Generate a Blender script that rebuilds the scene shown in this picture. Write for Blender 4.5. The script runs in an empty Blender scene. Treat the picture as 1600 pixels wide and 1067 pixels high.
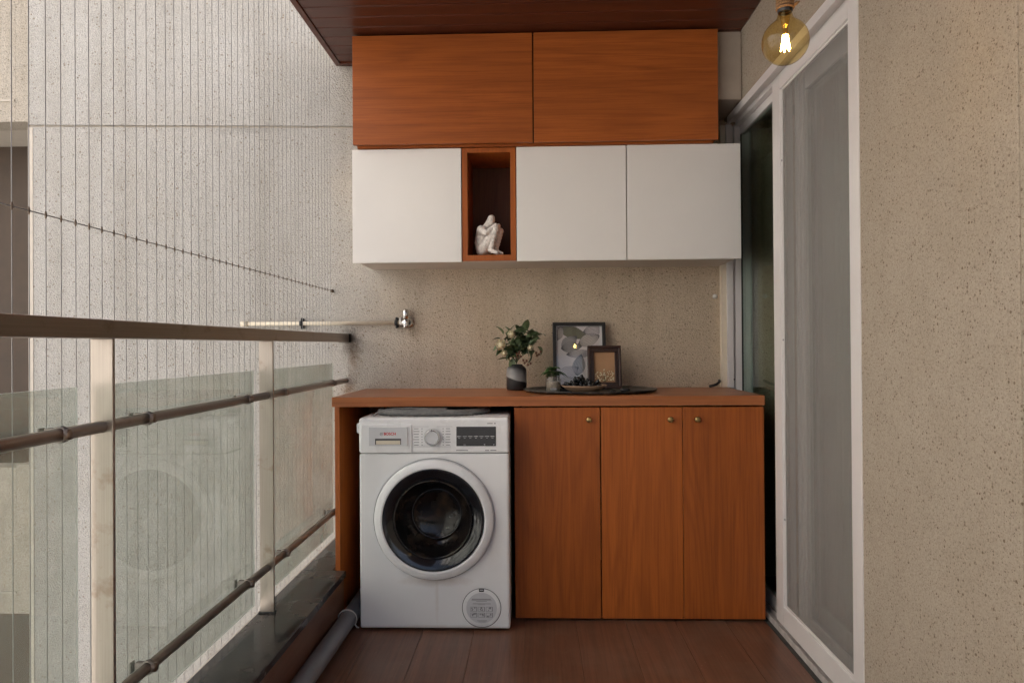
import bpy, bmesh, math, random
from mathutils import Vector, Matrix
R = math.radians
rnd = random.Random(7)
SC = bpy.context.scene
COL = SC.collection

# ------------------------------------------------------------------ camera
cam_d = bpy.data.cameras.new('camera')
cam = bpy.data.objects.new('camera', cam_d)
COL.objects.link(cam)
SC.camera = cam
yaw, pit, rol = R(1.79), R(.29), R(.39)
fw = Vector((-math.sin(yaw)*math.cos(pit), math.cos(yaw)*math.cos(pit), math.sin(pit)))
rt = Vector((math.cos(yaw), math.sin(yaw), 0))
up = rt.cross(fw)
rt2 = rt*math.cos(rol) - up*math.sin(rol)
up2 = rt*math.sin(rol) + up*math.cos(rol)
m = Matrix((rt2, up2, -fw)).transposed().to_4x4()
m.translation = Vector((0, 0, 1.14))
cam.matrix_world = m
cam_d.sensor_width = 36.0
cam_d.lens = 1100/1600*36
cam_d.clip_start = .02
cam_d.clip_end = 500

# ------------------------------------------------------------------ sky, sun, exposure
SUN_EL, SUN_AZ = R(43), R(88)
world = bpy.data.worlds.new('World')
SC.world = world
world.use_nodes = True
wn, wl = world.node_tree.nodes, world.node_tree.links
wn.clear()
sky = wn.new('ShaderNodeTexSky')
sky.sky_type = 'NISHITA'
sky.sun_disc = False
sky.sun_elevation = SUN_EL
sky.sun_rotation = SUN_AZ
sky.air_density, sky.dust_density, sky.ozone_density = .8, 6, .6
hs = wn.new('ShaderNodeHueSaturation')
hs.inputs['Saturation'].default_value = 1.0
bg = wn.new('ShaderNodeBackground')
bg.inputs['Strength'].default_value = .15
wo = wn.new('ShaderNodeOutputWorld')
wl.new(sky.outputs[0], hs.inputs['Color'])
wl.new(hs.outputs[0], bg.inputs['Color'])
wl.new(bg.outputs[0], wo.inputs['Surface'])
sun_d = bpy.data.lights.new('sun', 'SUN')
sun_d.energy = 4
sun_d.angle = R(1.0)
sun_d.color = (1, .97, .93)
sun = bpy.data.objects.new('sun', sun_d)
COL.objects.link(sun)
# light arriving from the open side, high behind the camera's left shoulder
to_sun = Vector((math.sin(SUN_AZ)*math.cos(SUN_EL), math.cos(SUN_AZ)*math.cos(SUN_EL), math.sin(SUN_EL)))
sun.rotation_euler = to_sun.to_track_quat('Z', 'Y').to_euler()
vs = SC.view_settings
vs.view_transform = 'Standard'
vs.look = 'None'
vs.gamma = 1
vs.exposure = .97
vs.use_curve_mapping = False
SC.cycles.use_denoising = True
SC.cycles.max_bounces = 10
SC.cycles.diffuse_bounces = 5
SC.cycles.glossy_bounces = 4
SC.cycles.use_adaptive_sampling = True
SC.cycles.adaptive_threshold = .025
SC.cycles.transparent_max_bounces = 24
SC.cycles.caustics_reflective = False
SC.cycles.caustics_refractive = False

# ------------------------------------------------------------------ materials
def new_mat(name):
    mt = bpy.data.materials.new(name)
    mt.use_nodes = True
    nt = mt.node_tree
    b = nt.nodes.get('Principled BSDF')
    return mt, nt, b

def N(nt, t, **kw):
    n = nt.nodes.new(t)
    for k, v in kw.items():
        if k in n.inputs.keys():
            n.inputs[k].default_value = v
        else:
            setattr(n, k, v)
    return n

def ramp(nt, fac, stops):
    r = nt.nodes.new('ShaderNodeValToRGB')
    el = r.color_ramp.elements
    while len(el) < len(stops):
        el.new(.5)
    for e, (p, c) in zip(el, stops):
        e.position = p
        e.color = (*c, 1) if len(c) == 3 else c
    nt.links.new(fac, r.inputs[0])
    return r.outputs[0]

def mixc(nt, fac, a, b, mode='MIX'):
    n = nt.nodes.new('ShaderNodeMix')
    n.data_type = 'RGBA'
    n.blend_type = mode
    for s, v in ((n.inputs[0], fac), (n.inputs[6], a), (n.inputs[7], b)):
        if hasattr(v, 'links'):
            nt.links.new(v, s)
        else:
            s.default_value = v if isinstance(v, float) else (*v, 1)
    return n.outputs[2]

def math_n(nt, op, a, b=None, clamp=False):
    n = nt.nodes.new('ShaderNodeMath')
    n.operation = op
    n.use_clamp = clamp
    for s, v in zip(n.inputs, (a, b)):
        if v is None:
            continue
        if hasattr(v, 'links'):
            nt.links.new(v, s)
        else:
            s.default_value = v
    return n.outputs[0]

def bump(nt, b, h, strength, dist):
    n = N(nt, 'ShaderNodeBump', Strength=strength, Distance=dist)
    nt.links.new(h, n.inputs['Height'])
    nt.links.new(n.outputs[0], b.inputs['Normal'])
    return n

def pos(nt):
    return N(nt, 'ShaderNodeNewGeometry').outputs['Position']

def noise(nt, vec, scale, detail=3, rough=.5, dist=0.0):
    n = N(nt, 'ShaderNodeTexNoise', Scale=scale, Detail=detail, Roughness=rough, Distortion=dist)
    nt.links.new(vec, n.inputs['Vector'])
    return n.outputs['Fac']

def voro(nt, vec, scale, out='Distance', feature='F1', rand=1.0):
    n = N(nt, 'ShaderNodeTexVoronoi', Scale=scale, Randomness=rand)
    n.feature = feature
    nt.links.new(vec, n.inputs['Vector'])
    return n.outputs[out]

def plain(name, col, rough=.5, metal=0.0, var=.06, scale=30, coat=0.0, bmp=0.0, spec=.5):
    mt, nt, b = new_mat(name)
    p = pos(nt)
    n = noise(nt, p, scale, 4, .6)
    d = tuple(c*(1-var) for c in col)
    l = tuple(min(1, c*(1+var)) for c in col)
    nt.links.new(ramp(nt, n, [(.3, d), (.7, l)]), b.inputs['Base Color'])
    rr = N(nt, 'ShaderNodeMapRange')
    nt.links.new(n, rr.inputs[0])
    rr.inputs[3].default_value = max(.02, rough-.08)
    rr.inputs[4].default_value = min(1, rough+.08)
    nt.links.new(rr.outputs[0], b.inputs['Roughness'])
    b.inputs['Metallic'].default_value = metal
    b.inputs['Coat Weight'].default_value = coat
    b.inputs['Specular IOR Level'].default_value = spec
    if bmp:
        bump(nt, b, n, bmp, .002)
    return mt

def stucco(name, col, pit, grain=150, bstr=.9, speck=.5, spk_scale=60, contrast=1.0, stains=(), fleck=.25, daylit=None, runs=.5):
    """spatter-dash render: crowded grains, dark pits, faint stains"""
    mt, nt, b = new_mat(name)
    p = pos(nt)
    v = voro(nt, p, grain)
    n = noise(nt, p, grain*1.3, 2, .7)
    h = math_n(nt, 'SUBTRACT', n, math_n(nt, 'MULTIPLY', v, .6))
    big = noise(nt, p, 1.7, 3, .6)
    mid = noise(nt, p, 9, 2, .6)
    k = .20*contrast
    if daylit:      # neutral daylight outside and warm bounce inside, put into the wall colour
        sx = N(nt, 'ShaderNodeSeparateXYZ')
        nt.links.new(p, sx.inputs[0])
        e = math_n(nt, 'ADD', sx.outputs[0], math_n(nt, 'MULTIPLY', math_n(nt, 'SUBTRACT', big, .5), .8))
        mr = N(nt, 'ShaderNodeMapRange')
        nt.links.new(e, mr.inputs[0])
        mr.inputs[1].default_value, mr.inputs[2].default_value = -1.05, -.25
        tone = mixc(nt, mr.outputs[0], daylit, col)
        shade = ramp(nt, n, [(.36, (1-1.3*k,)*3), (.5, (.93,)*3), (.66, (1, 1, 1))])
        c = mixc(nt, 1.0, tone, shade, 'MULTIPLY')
    else:
      c = ramp(nt, n, [(.36, tuple(x*(1-1.3*k) for x in col)), (.5, col), (.66, tuple(min(1, x*(1+.7*k)) for x in col))])
    c = mixc(nt, .35, c, mixc(nt, 1.0, c, ramp(nt, big, [(.3, (.80, .78, .75)), (.65, (1, 1, 1))]), 'MULTIPLY'))
    c = mixc(nt, .30, c, mixc(nt, 1.0, c, ramp(nt, mid, [(.35, (.86, .84, .80)), (.6, (1, 1, 1))]), 'MULTIPLY'))
    vn = N(nt, 'ShaderNodeTexVoronoi', Scale=spk_scale)
    nt.links.new(p, vn.inputs['Vector'])
    sep = N(nt, 'ShaderNodeSeparateColor')
    nt.links.new(vn.outputs['Color'], sep.inputs[0])
    pick = math_n(nt, 'GREATER_THAN', sep.outputs[0], 1-speck)
    size = math_n(nt, 'MULTIPLY', math_n(nt, 'POWER', sep.outputs[1], 2.5), .34)
    dot = math_n(nt, 'LESS_THAN', vn.outputs['Distance'], math_n(nt, 'ADD', size, .07))
    f = math_n(nt, 'MULTIPLY', math_n(nt, 'MULTIPLY', pick, dot), math_n(nt, 'ADD', math_n(nt, 'MULTIPLY', sep.outputs[2], .55), .3))
    c = mixc(nt, f, c, pit)
    v2 = N(nt, 'ShaderNodeTexVoronoi', Scale=spk_scale*2.3)
    nt.links.new(p, v2.inputs['Vector'])
    s2 = N(nt, 'ShaderNodeSeparateColor')
    nt.links.new(v2.outputs['Color'], s2.inputs[0])
    f2 = math_n(nt, 'MULTIPLY', math_n(nt, 'LESS_THAN', v2.outputs['Distance'], math_n(nt, 'MULTIPLY', s2.outputs[0], .34)), math_n(nt, 'MULTIPLY', s2.outputs[1], fleck*2))
    c = mixc(nt, f2, c, pit)
    stz = N(nt, 'ShaderNodeVectorMath', operation='MULTIPLY')
    nt.links.new(p, stz.inputs[0])
    stz.inputs[1].default_value = (9, 9, .55)
    run = noise(nt, stz.outputs[0], 1, 2, .6)
    sn_ = noise(nt, p, 38, 3, .65) if stains else None
    c = mixc(nt, runs, c, mixc(nt, 1.0, c, ramp(nt, run, [(.32, (.80, .78, .75)), (.55, (1, 1, 1))]), 'MULTIPLY'))
    for (pt, rad, sc, amt) in stains:      # grime and rust where fittings enter the wall
        d = N(nt, 'ShaderNodeVectorMath', operation='SUBTRACT')
        nt.links.new(p, d.inputs[0])
        d.inputs[1].default_value = pt
        sq = N(nt, 'ShaderNodeVectorMath', operation='MULTIPLY')
        nt.links.new(d.outputs[0], sq.inputs[0])
        sq.inputs[1].default_value = (1/rad[0], 0, 1/rad[1])
        ln = N(nt, 'ShaderNodeVectorMath', operation='LENGTH')
        nt.links.new(sq.outputs[0], ln.inputs[0])
        e = math_n(nt, 'SUBTRACT', math_n(nt, 'ADD', 1.0, math_n(nt, 'MULTIPLY', math_n(nt, 'SUBTRACT', sn_, .5), 1.5)), ln.outputs['Value'], True)
        c = mixc(nt, math_n(nt, 'MULTIPLY', e, amt, True), c, sc)
    nt.links.new(c, b.inputs['Base Color'])
    b.inputs['Roughness'].default_value = .9
    b.inputs['Specular IOR Level'].default_value = .25
    h2 = math_n(nt, 'SUBTRACT', h, math_n(nt, 'MULTIPLY', f, .5))
    bump(nt, b, h2, bstr, .005 if daylit else .004)
    return mt

def wood(name, base, dark, axis='Z', rough=.42, ring=16.0, bmp=.10, wide=5.5, spec=.4, gr=.27, dust=0.0):
    """laminate with cathedral grain along one axis, different on each piece"""
    mt, nt, b = new_mat(name)
    tc = N(nt, 'ShaderNodeTexCoord')
    oi = N(nt, 'ShaderNodeObjectInfo')
    off = N(nt, 'ShaderNodeVectorMath', operation='SCALE')
    cmb = N(nt, 'ShaderNodeCombineXYZ', X=37.0, Y=19.0, Z=53.0)
    nt.links.new(cmb.outputs[0], off.inputs[0])
    nt.links.new(oi.outputs['Random'], off.inputs['Scale'])
    add = N(nt, 'ShaderNodeVectorMath', operation='ADD')
    nt.links.new(tc.outputs['Object'], add.inputs[0])
    nt.links.new(off.outputs[0], add.inputs[1])
    def stretch(al, ac):
        s = N(nt, 'ShaderNodeVectorMath', operation='MULTIPLY')
        nt.links.new(add.outputs[0], s.inputs[0])
        s.inputs[1].default_value = tuple(al if a == axis else ac for a in 'XYZ')
        return s.outputs[0]
    n1 = noise(nt, stretch(.42, wide), 1.0, 2, .4, .22)
    w = math_n(nt, 'SINE', math_n(nt, 'MULTIPLY', n1, ring*6.28))
    w = math_n(nt, 'ADD', math_n(nt, 'MULTIPLY', w, .5), .5)
    fib = noise(nt, stretch(3.5, 150), 1.0, 4, .7)
    band = noise(nt, stretch(.5, 22), 1.0, 3, .5)
    lt = tuple(min(1, x*1.22) for x in base)
    c = mixc(nt, ramp(nt, band, [(.3, (0, 0, 0)), (.7, (1, 1, 1))]), base, lt)
    f = math_n(nt, 'MULTIPLY', math_n(nt, 'POWER', w, 2.0), gr)
    c = mixc(nt, f, c, dark)
    f2 = math_n(nt, 'MULTIPLY', ramp(nt, fib, [(.46, (0, 0, 0)), (.66, (1, 1, 1))]), .46)
    c = mixc(nt, f2, c, dark)
    tone = ramp(nt, oi.outputs['Random'], [(0, (.84, .82, .80)), (1, (1.0, 1.0, 1.0))])
    c = mixc(nt, 1.0, c, tone, 'MULTIPLY')
    if dust:          # trodden-in dust and scuffs
        p = pos(nt)
        dn_ = noise(nt, p, 4.5, 5, .7)
        c = mixc(nt, math_n(nt, 'MULTIPLY', ramp(nt, dn_, [(.45, (0, 0, 0)), (.72, (1, 1, 1))]), dust), c, (.22, .17, .13))
        vs_ = N(nt, 'ShaderNodeTexVoronoi', Scale=26.0)
        nt.links.new(p, vs_.inputs['Vector'])
        c = mixc(nt, math_n(nt, 'MULTIPLY', math_n(nt, 'LESS_THAN', vs_.outputs['Distance'], .05), .55), c, (.36, .31, .27))
    nt.links.new(c, b.inputs['Base Color'])
    b.inputs['Roughness'].default_value = rough
    b.inputs['Specular IOR Level'].default_value = spec
    bump(nt, b, fib, bmp, .0008)
    return mt

def thin_glass(name, tint, rough=.0, ior=1.5, haze=0.0, hazec=(.6, .65, .6)):
    mt, nt, b = new_mat(name)
    nt.nodes.remove(b)
    out = nt.nodes['Material Output']
    tr = N(nt, 'ShaderNodeBsdfTransparent')
    tr.inputs[0].default_value = (*tint, 1)
    gl = N(nt, 'ShaderNodeBsdfGlossy', Roughness=rough)
    fr = N(nt, 'ShaderNodeFresnel')
    bf = N(nt, 'ShaderNodeNewGeometry').outputs['Backfacing']   # same reflectance from either side of the sheet
    nt.links.new(math_n(nt, 'ADD', math_n(nt, 'MULTIPLY', bf, 1/ior-ior), ior), fr.inputs['IOR'])
    mx = N(nt, 'ShaderNodeMixShader')
    nt.links.new(fr.outputs[0], mx.inputs[0])
    nt.links.new(tr.outputs[0], mx.inputs[1])
    nt.links.new(gl.outputs[0], mx.inputs[2])
    last = mx.outputs[0]
    if haze:
        p = pos(nt)
        hz = ramp(nt, noise(nt, p, 6, 5, .6), [(.3, (haze*.5,)*3), (.75, (haze*1.3,)*3)])
        df = N(nt, 'ShaderNodeBsdfDiffuse')
        df.inputs[0].default_value = (*hazec, 1)
        m2 = N(nt, 'ShaderNodeMixShader')
        nt.links.new(hz, m2.inputs[0])
        nt.links.new(last, m2.inputs[1])
        nt.links.new(df.outputs[0], m2.inputs[2])
        last = m2.outputs[0]
    nt.links.new(last, out.inputs['Surface'])
    return mt

def steel(name, col, rough, stain=.3, staincol=(.12, .07, .04), axis='Z'):
    mt, nt, b = new_mat(name)
    p = pos(nt)
    s = N(nt, 'ShaderNodeVectorMath', operation='MULTIPLY')
    nt.links.new(p, s.inputs[0])
    s.inputs[1].default_value = tuple(4 if a == axis else 300 for a in 'XYZ')
    br = noise(nt, s.outputs[0], 1, 3, .6)
    sp = noise(nt, p, 15, 6, .65)
    c = ramp(nt, br, [(.3, tuple(x*.85 for x in col)), (.7, col)])
    f = math_n(nt, 'MULTIPLY', ramp(nt, sp, [(.56, (0, 0, 0)), (.70, (1, 1, 1))]), stain)
    c = mixc(nt, f, c, staincol)
    nt.links.new(c, b.inputs['Base Color'])
    b.inputs['Metallic'].default_value = 1.0
    b.inputs['Roughness'].default_value = rough
    bump(nt, b, br, .05, .001)
    return mt

M = {}
GRIME, RUST = (.09, .07, .055), (.20, .11, .05)
M['stucco'] = stucco('spatter_render', (.68, .57, .435), (.27, .22, .165), 125, 1.0, .40, 88, .95, daylit=(.58, .565, .535), stains=[
    ((-.91, 3.5, 1.14), (.06, .10), GRIME, .85), ((-.90, 3.5, 1.05), (.05, .10), RUST, .45), ((-.93, 3.5, .92), (.05, .06), RUST, .7),
    ((-.60, 3.5, 1.22), (.04, .06), RUST, .35), ((-1.45, 3.5, 2.23), (.20, .03), GRIME, .3)])
M['stucco_in'] = stucco('speckled_render', (.43, .373, .30), (.14, .10, .065), 150, .30, .75, 115, .6, fleck=.5, runs=.12)
M['pale'] = plain('pale_masonry_paint', (.78, .77, .75), .85, var=.04, scale=2)
M['recess_shade'] = plain('brown_recess_shade', (.075, .050, .033), .6, var=.15, scale=6)  # shade of the balcony recess painted as dark brown
M['piershade'] = plain('pier_shade', (.155, .122, .096), .8, var=.12, scale=5)  # shadow below the overhang put into the pier colour
M['beam'] = plain('beam_plaster', (.40, .35, .295), .85, var=.08, scale=9)
M['smooth'] = plain('smooth_render', (.60, .55, .48), .85, var=.05, scale=12)
M['far'] = stucco('far_render', (.56, .51, .44), (.2, .16, .11), 120, .6, .4, 80)
CH, CHD = (.40, .108, .018), (.21, .050, .009)
M['wood_v'] = wood('cherry_laminate_upright', CH, CHD, 'Z')
M['wood_h'] = wood('cherry_laminate_level', (.385, .105, .020), CHD, 'X', ring=14, wide=6)
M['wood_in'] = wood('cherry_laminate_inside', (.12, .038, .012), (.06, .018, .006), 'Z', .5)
M['wood_top'] = wood('counter_laminate', (.40, .14, .048), (.24, .08, .026), 'X', .35, ring=12, wide=7)
M['deck'] = wood('deck_plank', (.175, .080, .048), (.075, .034, .020), 'Y', .33, ring=9, bmp=.3, wide=9, dust=.30)
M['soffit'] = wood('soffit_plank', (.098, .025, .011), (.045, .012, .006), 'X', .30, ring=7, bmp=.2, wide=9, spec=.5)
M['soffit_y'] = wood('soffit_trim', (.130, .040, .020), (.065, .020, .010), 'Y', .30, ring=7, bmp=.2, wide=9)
M['white'] = plain('white_laminate', (.83, .815, .785), .45, var=.015, scale=3)
M['carcass'] = plain('carcass_board', (.62, .56, .49), .6, var=.03)
M['pvc'] = plain('white_frame', (.74, .72, .71), .35, var=.03, scale=8)
M['pvc_dirty'] = plain('grubby_frame', (.50, .47, .45), .5, var=.25, scale=25)
M['cream'] = plain('cream_plastic', (.74, .67, .54), .45, var=.05)
M['black'] = plain('black_plastic', (.012, .012, .013), .4, var=.2)
M['gasket'] = plain('rubber_gasket', (.02, .021, .02), .6, var=.2)
M['grit'] = plain('gritty_sealant', (.045, .045, .042), .85, var=.8, scale=160, bmp=.5)
M['rail'] = steel('weathered_steel', (.33, .265, .215), .30, .35, (.10, .055, .03), 'Y')
M['post'] = steel('brushed_steel', (.44, .395, .345), .36, .5, (.22, .14, .085), 'Z')
M['clip'] = steel('clip_steel', (.30, .27, .25), .5, .2, (.1, .06, .04), 'Y')
M['chrome'] = steel('chrome', (.75, .75, .74), .12, .1)
M['wire'] = plain('coated_wire', (.34, .335, .33), .45, .3, var=.1)
M['crimp'] = plain('crimp_brass', (.17, .13, .10), .5, .5, var=.2)
M['glass'] = thin_glass('pane_glass', (.935, .965, .945), 0, 1.5, .24, (.76, .82, .73))
def ground_edge():
    mt, nt, b = new_mat('ground_glass_edge')
    nt.nodes.remove(b)
    p = pos(nt)
    c = ramp(nt, noise(nt, p, 40, 2, .5), [(.3, (.84, .88, .83)), (.7, (.92, .95, .91))])
    tl, df, mx = N(nt, 'ShaderNodeBsdfTranslucent'), N(nt, 'ShaderNodeBsdfDiffuse'), N(nt, 'ShaderNodeMixShader')
    nt.links.new(c, tl.inputs[0])
    nt.links.new(c, df.inputs[0])
    nt.links.new(tl.outputs[0], mx.inputs[1])
    nt.links.new(df.outputs[0], mx.inputs[2])
    nt.links.new(mx.outputs[0], nt.nodes['Material Output'].inputs['Surface'])
    return mt
M['glassedge'] = ground_edge()
M['doorglass'] = thin_glass('door_glass', (.82, .90, .86), 0, 1.55)
M['pipe'] = plain('grey_pipe', (.20, .205, .225), .38, var=.10, scale=14)

def granite():
    mt, nt, b = new_mat('black_granite')
    p = pos(nt)
    d = ramp(nt, noise(nt, p, 5, 6, .65), [(.42, (0, 0, 0)), (.66, (1, 1, 1))])
    fine = noise(nt, p, 260, 3, .7)
    c = ramp(nt, fine, [(.35, (.012, .012, .013)), (.6, (.03, .03, .031)), (.8, (.07, .07, .07))])
    c = mixc(nt, math_n(nt, 'MULTIPLY', d, .45), c, (.16, .125, .10))
    nt.links.new(c, b.inputs['Base Color'])
    rr = N(nt, 'ShaderNodeMapRange')
    nt.links.new(d, rr.inputs[0])
    rr.inputs[3].default_value, rr.inputs[4].default_value = .10, .42
    nt.links.new(rr.outputs[0], b.inputs['Roughness'])
    return mt
M['granite'] = granite()
M['enamel'] = plain('white_enamel', (.88, .885, .89), .28, var=.02, scale=5)
def worn_enamel():
    mt, nt, b = new_mat('worn_enamel')
    p = pos(nt)
    n = noise(nt, p, 24, 4, .65)
    c = ramp(nt, noise(nt, p, 5, 3, .5), [(.3, (.89, .895, .90)), (.7, (.92, .925, .93))])
    for (x, z, rx, rz, amt) in ((-.40, .200, .13, .022, .40), (-.395, .13, .008, .09, .20), (-.17, .36, .04, .12, .12), (-.40, .012, .35, .012, .30), (-.108, .40, .006, .6, .25)):
        d = N(nt, 'ShaderNodeVectorMath', operation='SUBTRACT')
        nt.links.new(p, d.inputs[0])
        d.inputs[1].default_value = (x, 0, z)
        q = N(nt, 'ShaderNodeVectorMath', operation='MULTIPLY')
        nt.links.new(d.outputs[0], q.inputs[0])
        q.inputs[1].default_value = (1/rx, 0, 1/rz)
        l = N(nt, 'ShaderNodeVectorMath', operation='LENGTH')
        nt.links.new(q.outputs[0], l.inputs[0])
        e = math_n(nt, 'SUBTRACT', math_n(nt, 'ADD', .75, n), l.outputs['Value'], True)
        c = mixc(nt, math_n(nt, 'MULTIPLY', e, amt, True), c, (.50, .38, .26))
    nt.links.new(c, b.inputs['Base Color'])
    b.inputs['Roughness'].default_value = .30
    return mt
M['enamel_worn'] = worn_enamel()
M['enamel_grey'] = plain('pale_grey_plastic', (.66, .67, .69), .35, var=.02)
M['ink'] = plain('grey_ink', (.28, .28, .30), .6, var=.1)
M['redink'] = plain('red_ink', (.62, .03, .035), .5, var=.05)
M['joint'] = plain('joint_filler', (.12, .075, .058), .8, var=.3)
M['seam'] = plain('dark_seam', (.10, .10, .105), .6, var=.1)
M['darkring'] = plain('glossy_dark_plastic', (.012, .013, .016), .16, var=.1, coat=.4)
M['screen'] = plain('display_black', (.006, .006, .007), .12, var=.1, coat=.5)
M['screenink'] = plain('display_print', (.45, .45, .46), .5, var=.05)
M['brass'] = steel('aged_brass', (.42, .30, .13), .35, .3, (.1, .06, .02))

def porthole():
    mt, nt, b = new_mat('porthole_glass')
    p = pos(nt)
    c = ramp(nt, noise(nt, p, 13, 3, .55), [(.4, (.007, .0062, .006)), (.58, (.022, .016, .012)), (.7, (.045, .028, .018))])
    nt.links.new(c, b.inputs['Base Color'])
    b.inputs['Roughness'].default_value = .16
    b.inputs['Specular IOR Level'].default_value = .35
    b.inputs['Coat Weight'].default_value = .12
    b.inputs['Coat Roughness'].default_value = .03
    return mt
M['porthole'] = porthole()

def mesh_screen():
    mt, nt, b = new_mat('insect_mesh')
    nt.nodes.remove(b)
    p = pos(nt)
    s = N(nt, 'ShaderNodeVectorMath', operation='MULTIPLY')
    nt.links.new(p, s.inputs[0])
    s.inputs[1].default_value = (1, 60, 1.2)
    st = noise(nt, s.outputs[0], 1, 3, .6)
    f = ramp(nt, st, [(.3, (.38,)*3), (.7, (.43,)*3)])
    tr = N(nt, 'ShaderNodeBsdfTransparent')
    df = N(nt, 'ShaderNodeBsdfDiffuse')
    df.inputs[0].default_value = (.38, .365, .345, 1)
    mx = N(nt, 'ShaderNodeMixShader')
    nt.links.new(f, mx.inputs[0])
    nt.links.new(tr.outputs[0], mx.inputs[1])
    nt.links.new(df.outputs[0], mx.inputs[2])
    nt.links.new(mx.outputs[0], nt.nodes['Material Output'].inputs['Surface'])
    return mt
M['mesh'] = mesh_screen()
M['curtain'] = plain('curtain_cloth', (.36, .345, .32), .9, var=.06, scale=60)
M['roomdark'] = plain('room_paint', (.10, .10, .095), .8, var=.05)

def emit(name, col, s):
    mt, nt, b = new_mat(name)
    b.inputs['Emission Color'].default_value = (*col, 1)
    b.inputs['Emission Strength'].default_value = s
    b.inputs['Base Color'].default_value = (.8, .6, .3, 1)
    return mt
M['filament'] = emit('lit_filament', (1, .62, .20), 90)
M['amber'] = thin_glass('amber_bulb_glass', (.975, .86, .57), 0, 1.5)
M['rope'] = None
def rope_mat():
    mt, nt, b = new_mat('jute_rope')
    p = pos(nt)
    n = noise(nt, p, 420, 4, .7)
    nt.links.new(ramp(nt, n, [(.3, (.12, .06, .025)), (.7, (.42, .24, .11))]), b.inputs['Base Color'])
    b.inputs['Roughness'].default_value = .95
    bump(nt, b, n, 1, .002)
    return mt
M['rope'] = rope_mat()
M['ceramic_white'] = plain('chalky_plaster', (.78, .74, .69), .8, var=.18, scale=150, bmp=.8)

def vase_mat():
    mt, nt, b = new_mat('dipped_glaze')
    p = pos(nt)
    sp = N(nt, 'ShaderNodeSeparateXYZ')
    nt.links.new(p, sp.inputs[0])
    n = noise(nt, p, 14, 3, .5)
    # slanted band: z + .35 x
    h = math_n(nt, 'ADD', sp.outputs[2], math_n(nt, 'MULTIPLY', sp.outputs[0], .28))
    h = math_n(nt, 'ADD', h, math_n(nt, 'MULTIPLY', n, .018))
    mr = N(nt, 'ShaderNodeMapRange')
    nt.links.new(h, mr.inputs[0])
    mr.inputs[1].default_value, mr.inputs[2].default_value = .908, 1.048
    c = ramp(nt, mr.outputs[0], [(.37, (.018, .017, .018)), (.40, (.34, .34, .33)), (.62, (.22, .22, .215)), (.80, (.03, .03, .033))])
    nt.links.new(c, b.inputs['Base Color'])
    b.inputs['Roughness'].default_value = .42
    return mt
M['vase'] = vase_mat()
def leafmat(name, a, c_, rough=.45):
    mt, nt, b = new_mat(name)
    oi = N(nt, 'ShaderNodeObjectInfo')
    p = pos(nt)
    n = noise(nt, p, 60, 3, .6)
    f = math_n(nt, 'ADD', math_n(nt, 'MULTIPLY', oi.outputs['Random'], .7), math_n(nt, 'MULTIPLY', n, .3))
    nt.links.new(mixc(nt, f, a, c_), b.inputs['Base Color'])
    b.inputs['Roughness'].default_value = rough
    b.inputs['Transmission Weight'].default_value = 0
    return mt
M['leaf'] = leafmat('bouquet_leaf', (.022, .046, .020), (.20, .27, .13))
M['leaf2'] = leafmat('sprig_leaf', (.024, .065, .018), (.075, .15, .04))
M['petal'] = plain('cream_petal', (.84, .77, .56), .6, var=.06)
M['berry'] = plain('rust_berry', (.16, .075, .045), .6, var=.3)
M['stem'] = plain('green_stem', (.07, .10, .035), .6, var=.2)
M['jar'] = thin_glass('jar_glass', (.95, .95, .93), .02, 1.45, .10, (.5, .45, .40))
M['jarfill'] = plain('jar_pebbles', (.30, .25, .20), .7, var=.4, scale=120)
def tray_mat():
    mt, nt, b = new_mat('mottled_slate')
    p = pos(nt)
    n = noise(nt, p, 26, 5, .7, .6)
    nt.links.new(ramp(nt, n, [(.40, (.016, .018, .017)), (.55, (.05, .05, .046)), (.68, (.20, .17, .14))]), b.inputs['Base Color'])
    b.inputs['Roughness'].default_value = .38
    return mt
M['tray'] = tray_mat()
M['bowl'] = wood('bowl_wood', (.46, .30, .20), (.30, .18, .11), 'X', .5, ring=6)
M['darkfruit'] = plain('black_pods', (.007, .008, .009), .25, var=.3)
M['stone'] = plain('black_pebble', (.020, .021, .022), .35, var=.3)
M['frameblack'] = plain('black_frame', (.012, .013, .014), .35, var=.1)
M['framewood'] = wood('walnut_frame', (.050, .022, .013), (.018, .008, .005), 'Z', .3, ring=8)
M['mat'] = plain('mount_board', (.82, .81, .81), .7, var=.02)
M['art_ground'] = plain('print_paper', (.78, .73, .71), .6, var=.04, scale=25)
M['art_green'] = plain('print_olive', (.20, .20, .12), .6, var=.10)
M['art_grey'] = plain('print_grey', (.44, .43, .415), .6, var=.10)
M['art_beige'] = plain('print_beige', (.60, .54, .49), .6, var=.08)
M['art_lilac'] = plain('print_lilac', (.64, .59, .59), .6, var=.08)
M['art_line'] = plain('print_line', (.10, .10, .11), .6, var=.1)
M['kraft'] = plain('kraft_card', (.44, .25, .13), .8, var=.05)
M['hose'] = plain('hose_grey', (.16, .16, .155), .6, var=.2, scale=90)
M['ground'] = plain('ground_concrete', (.20, .195, .185), .9, var=.2, scale=.6)
M['anchor'] = plain('white_plug', (.74, .73, .70), .5, var=.03)

# ------------------------------------------------------------------ builders
WL = {}
def link(o, parent=None, loc=Vector((0, 0, 0))):
    COL.objects.link(o)
    WL[o.name] = Vector(loc)
    if parent is not None:
        o.parent = parent
        o.location = Vector(loc) - WL[parent.name]
    else:
        o.location = loc
    return o

def tag(o, label, cat, group=None):
    o['label'] = label
    o['category'] = cat
    if group:
        o['group'] = group
    return o

def thing(name, label, cat, loc, group=None):
    o = bpy.data.objects.new(name, None)
    o.empty_display_size = .05
    link(o, None, Vector(loc))
    return tag(o, label, cat, group)

def struct(o):
    o['kind'] = 'structure'
    return o

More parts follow.
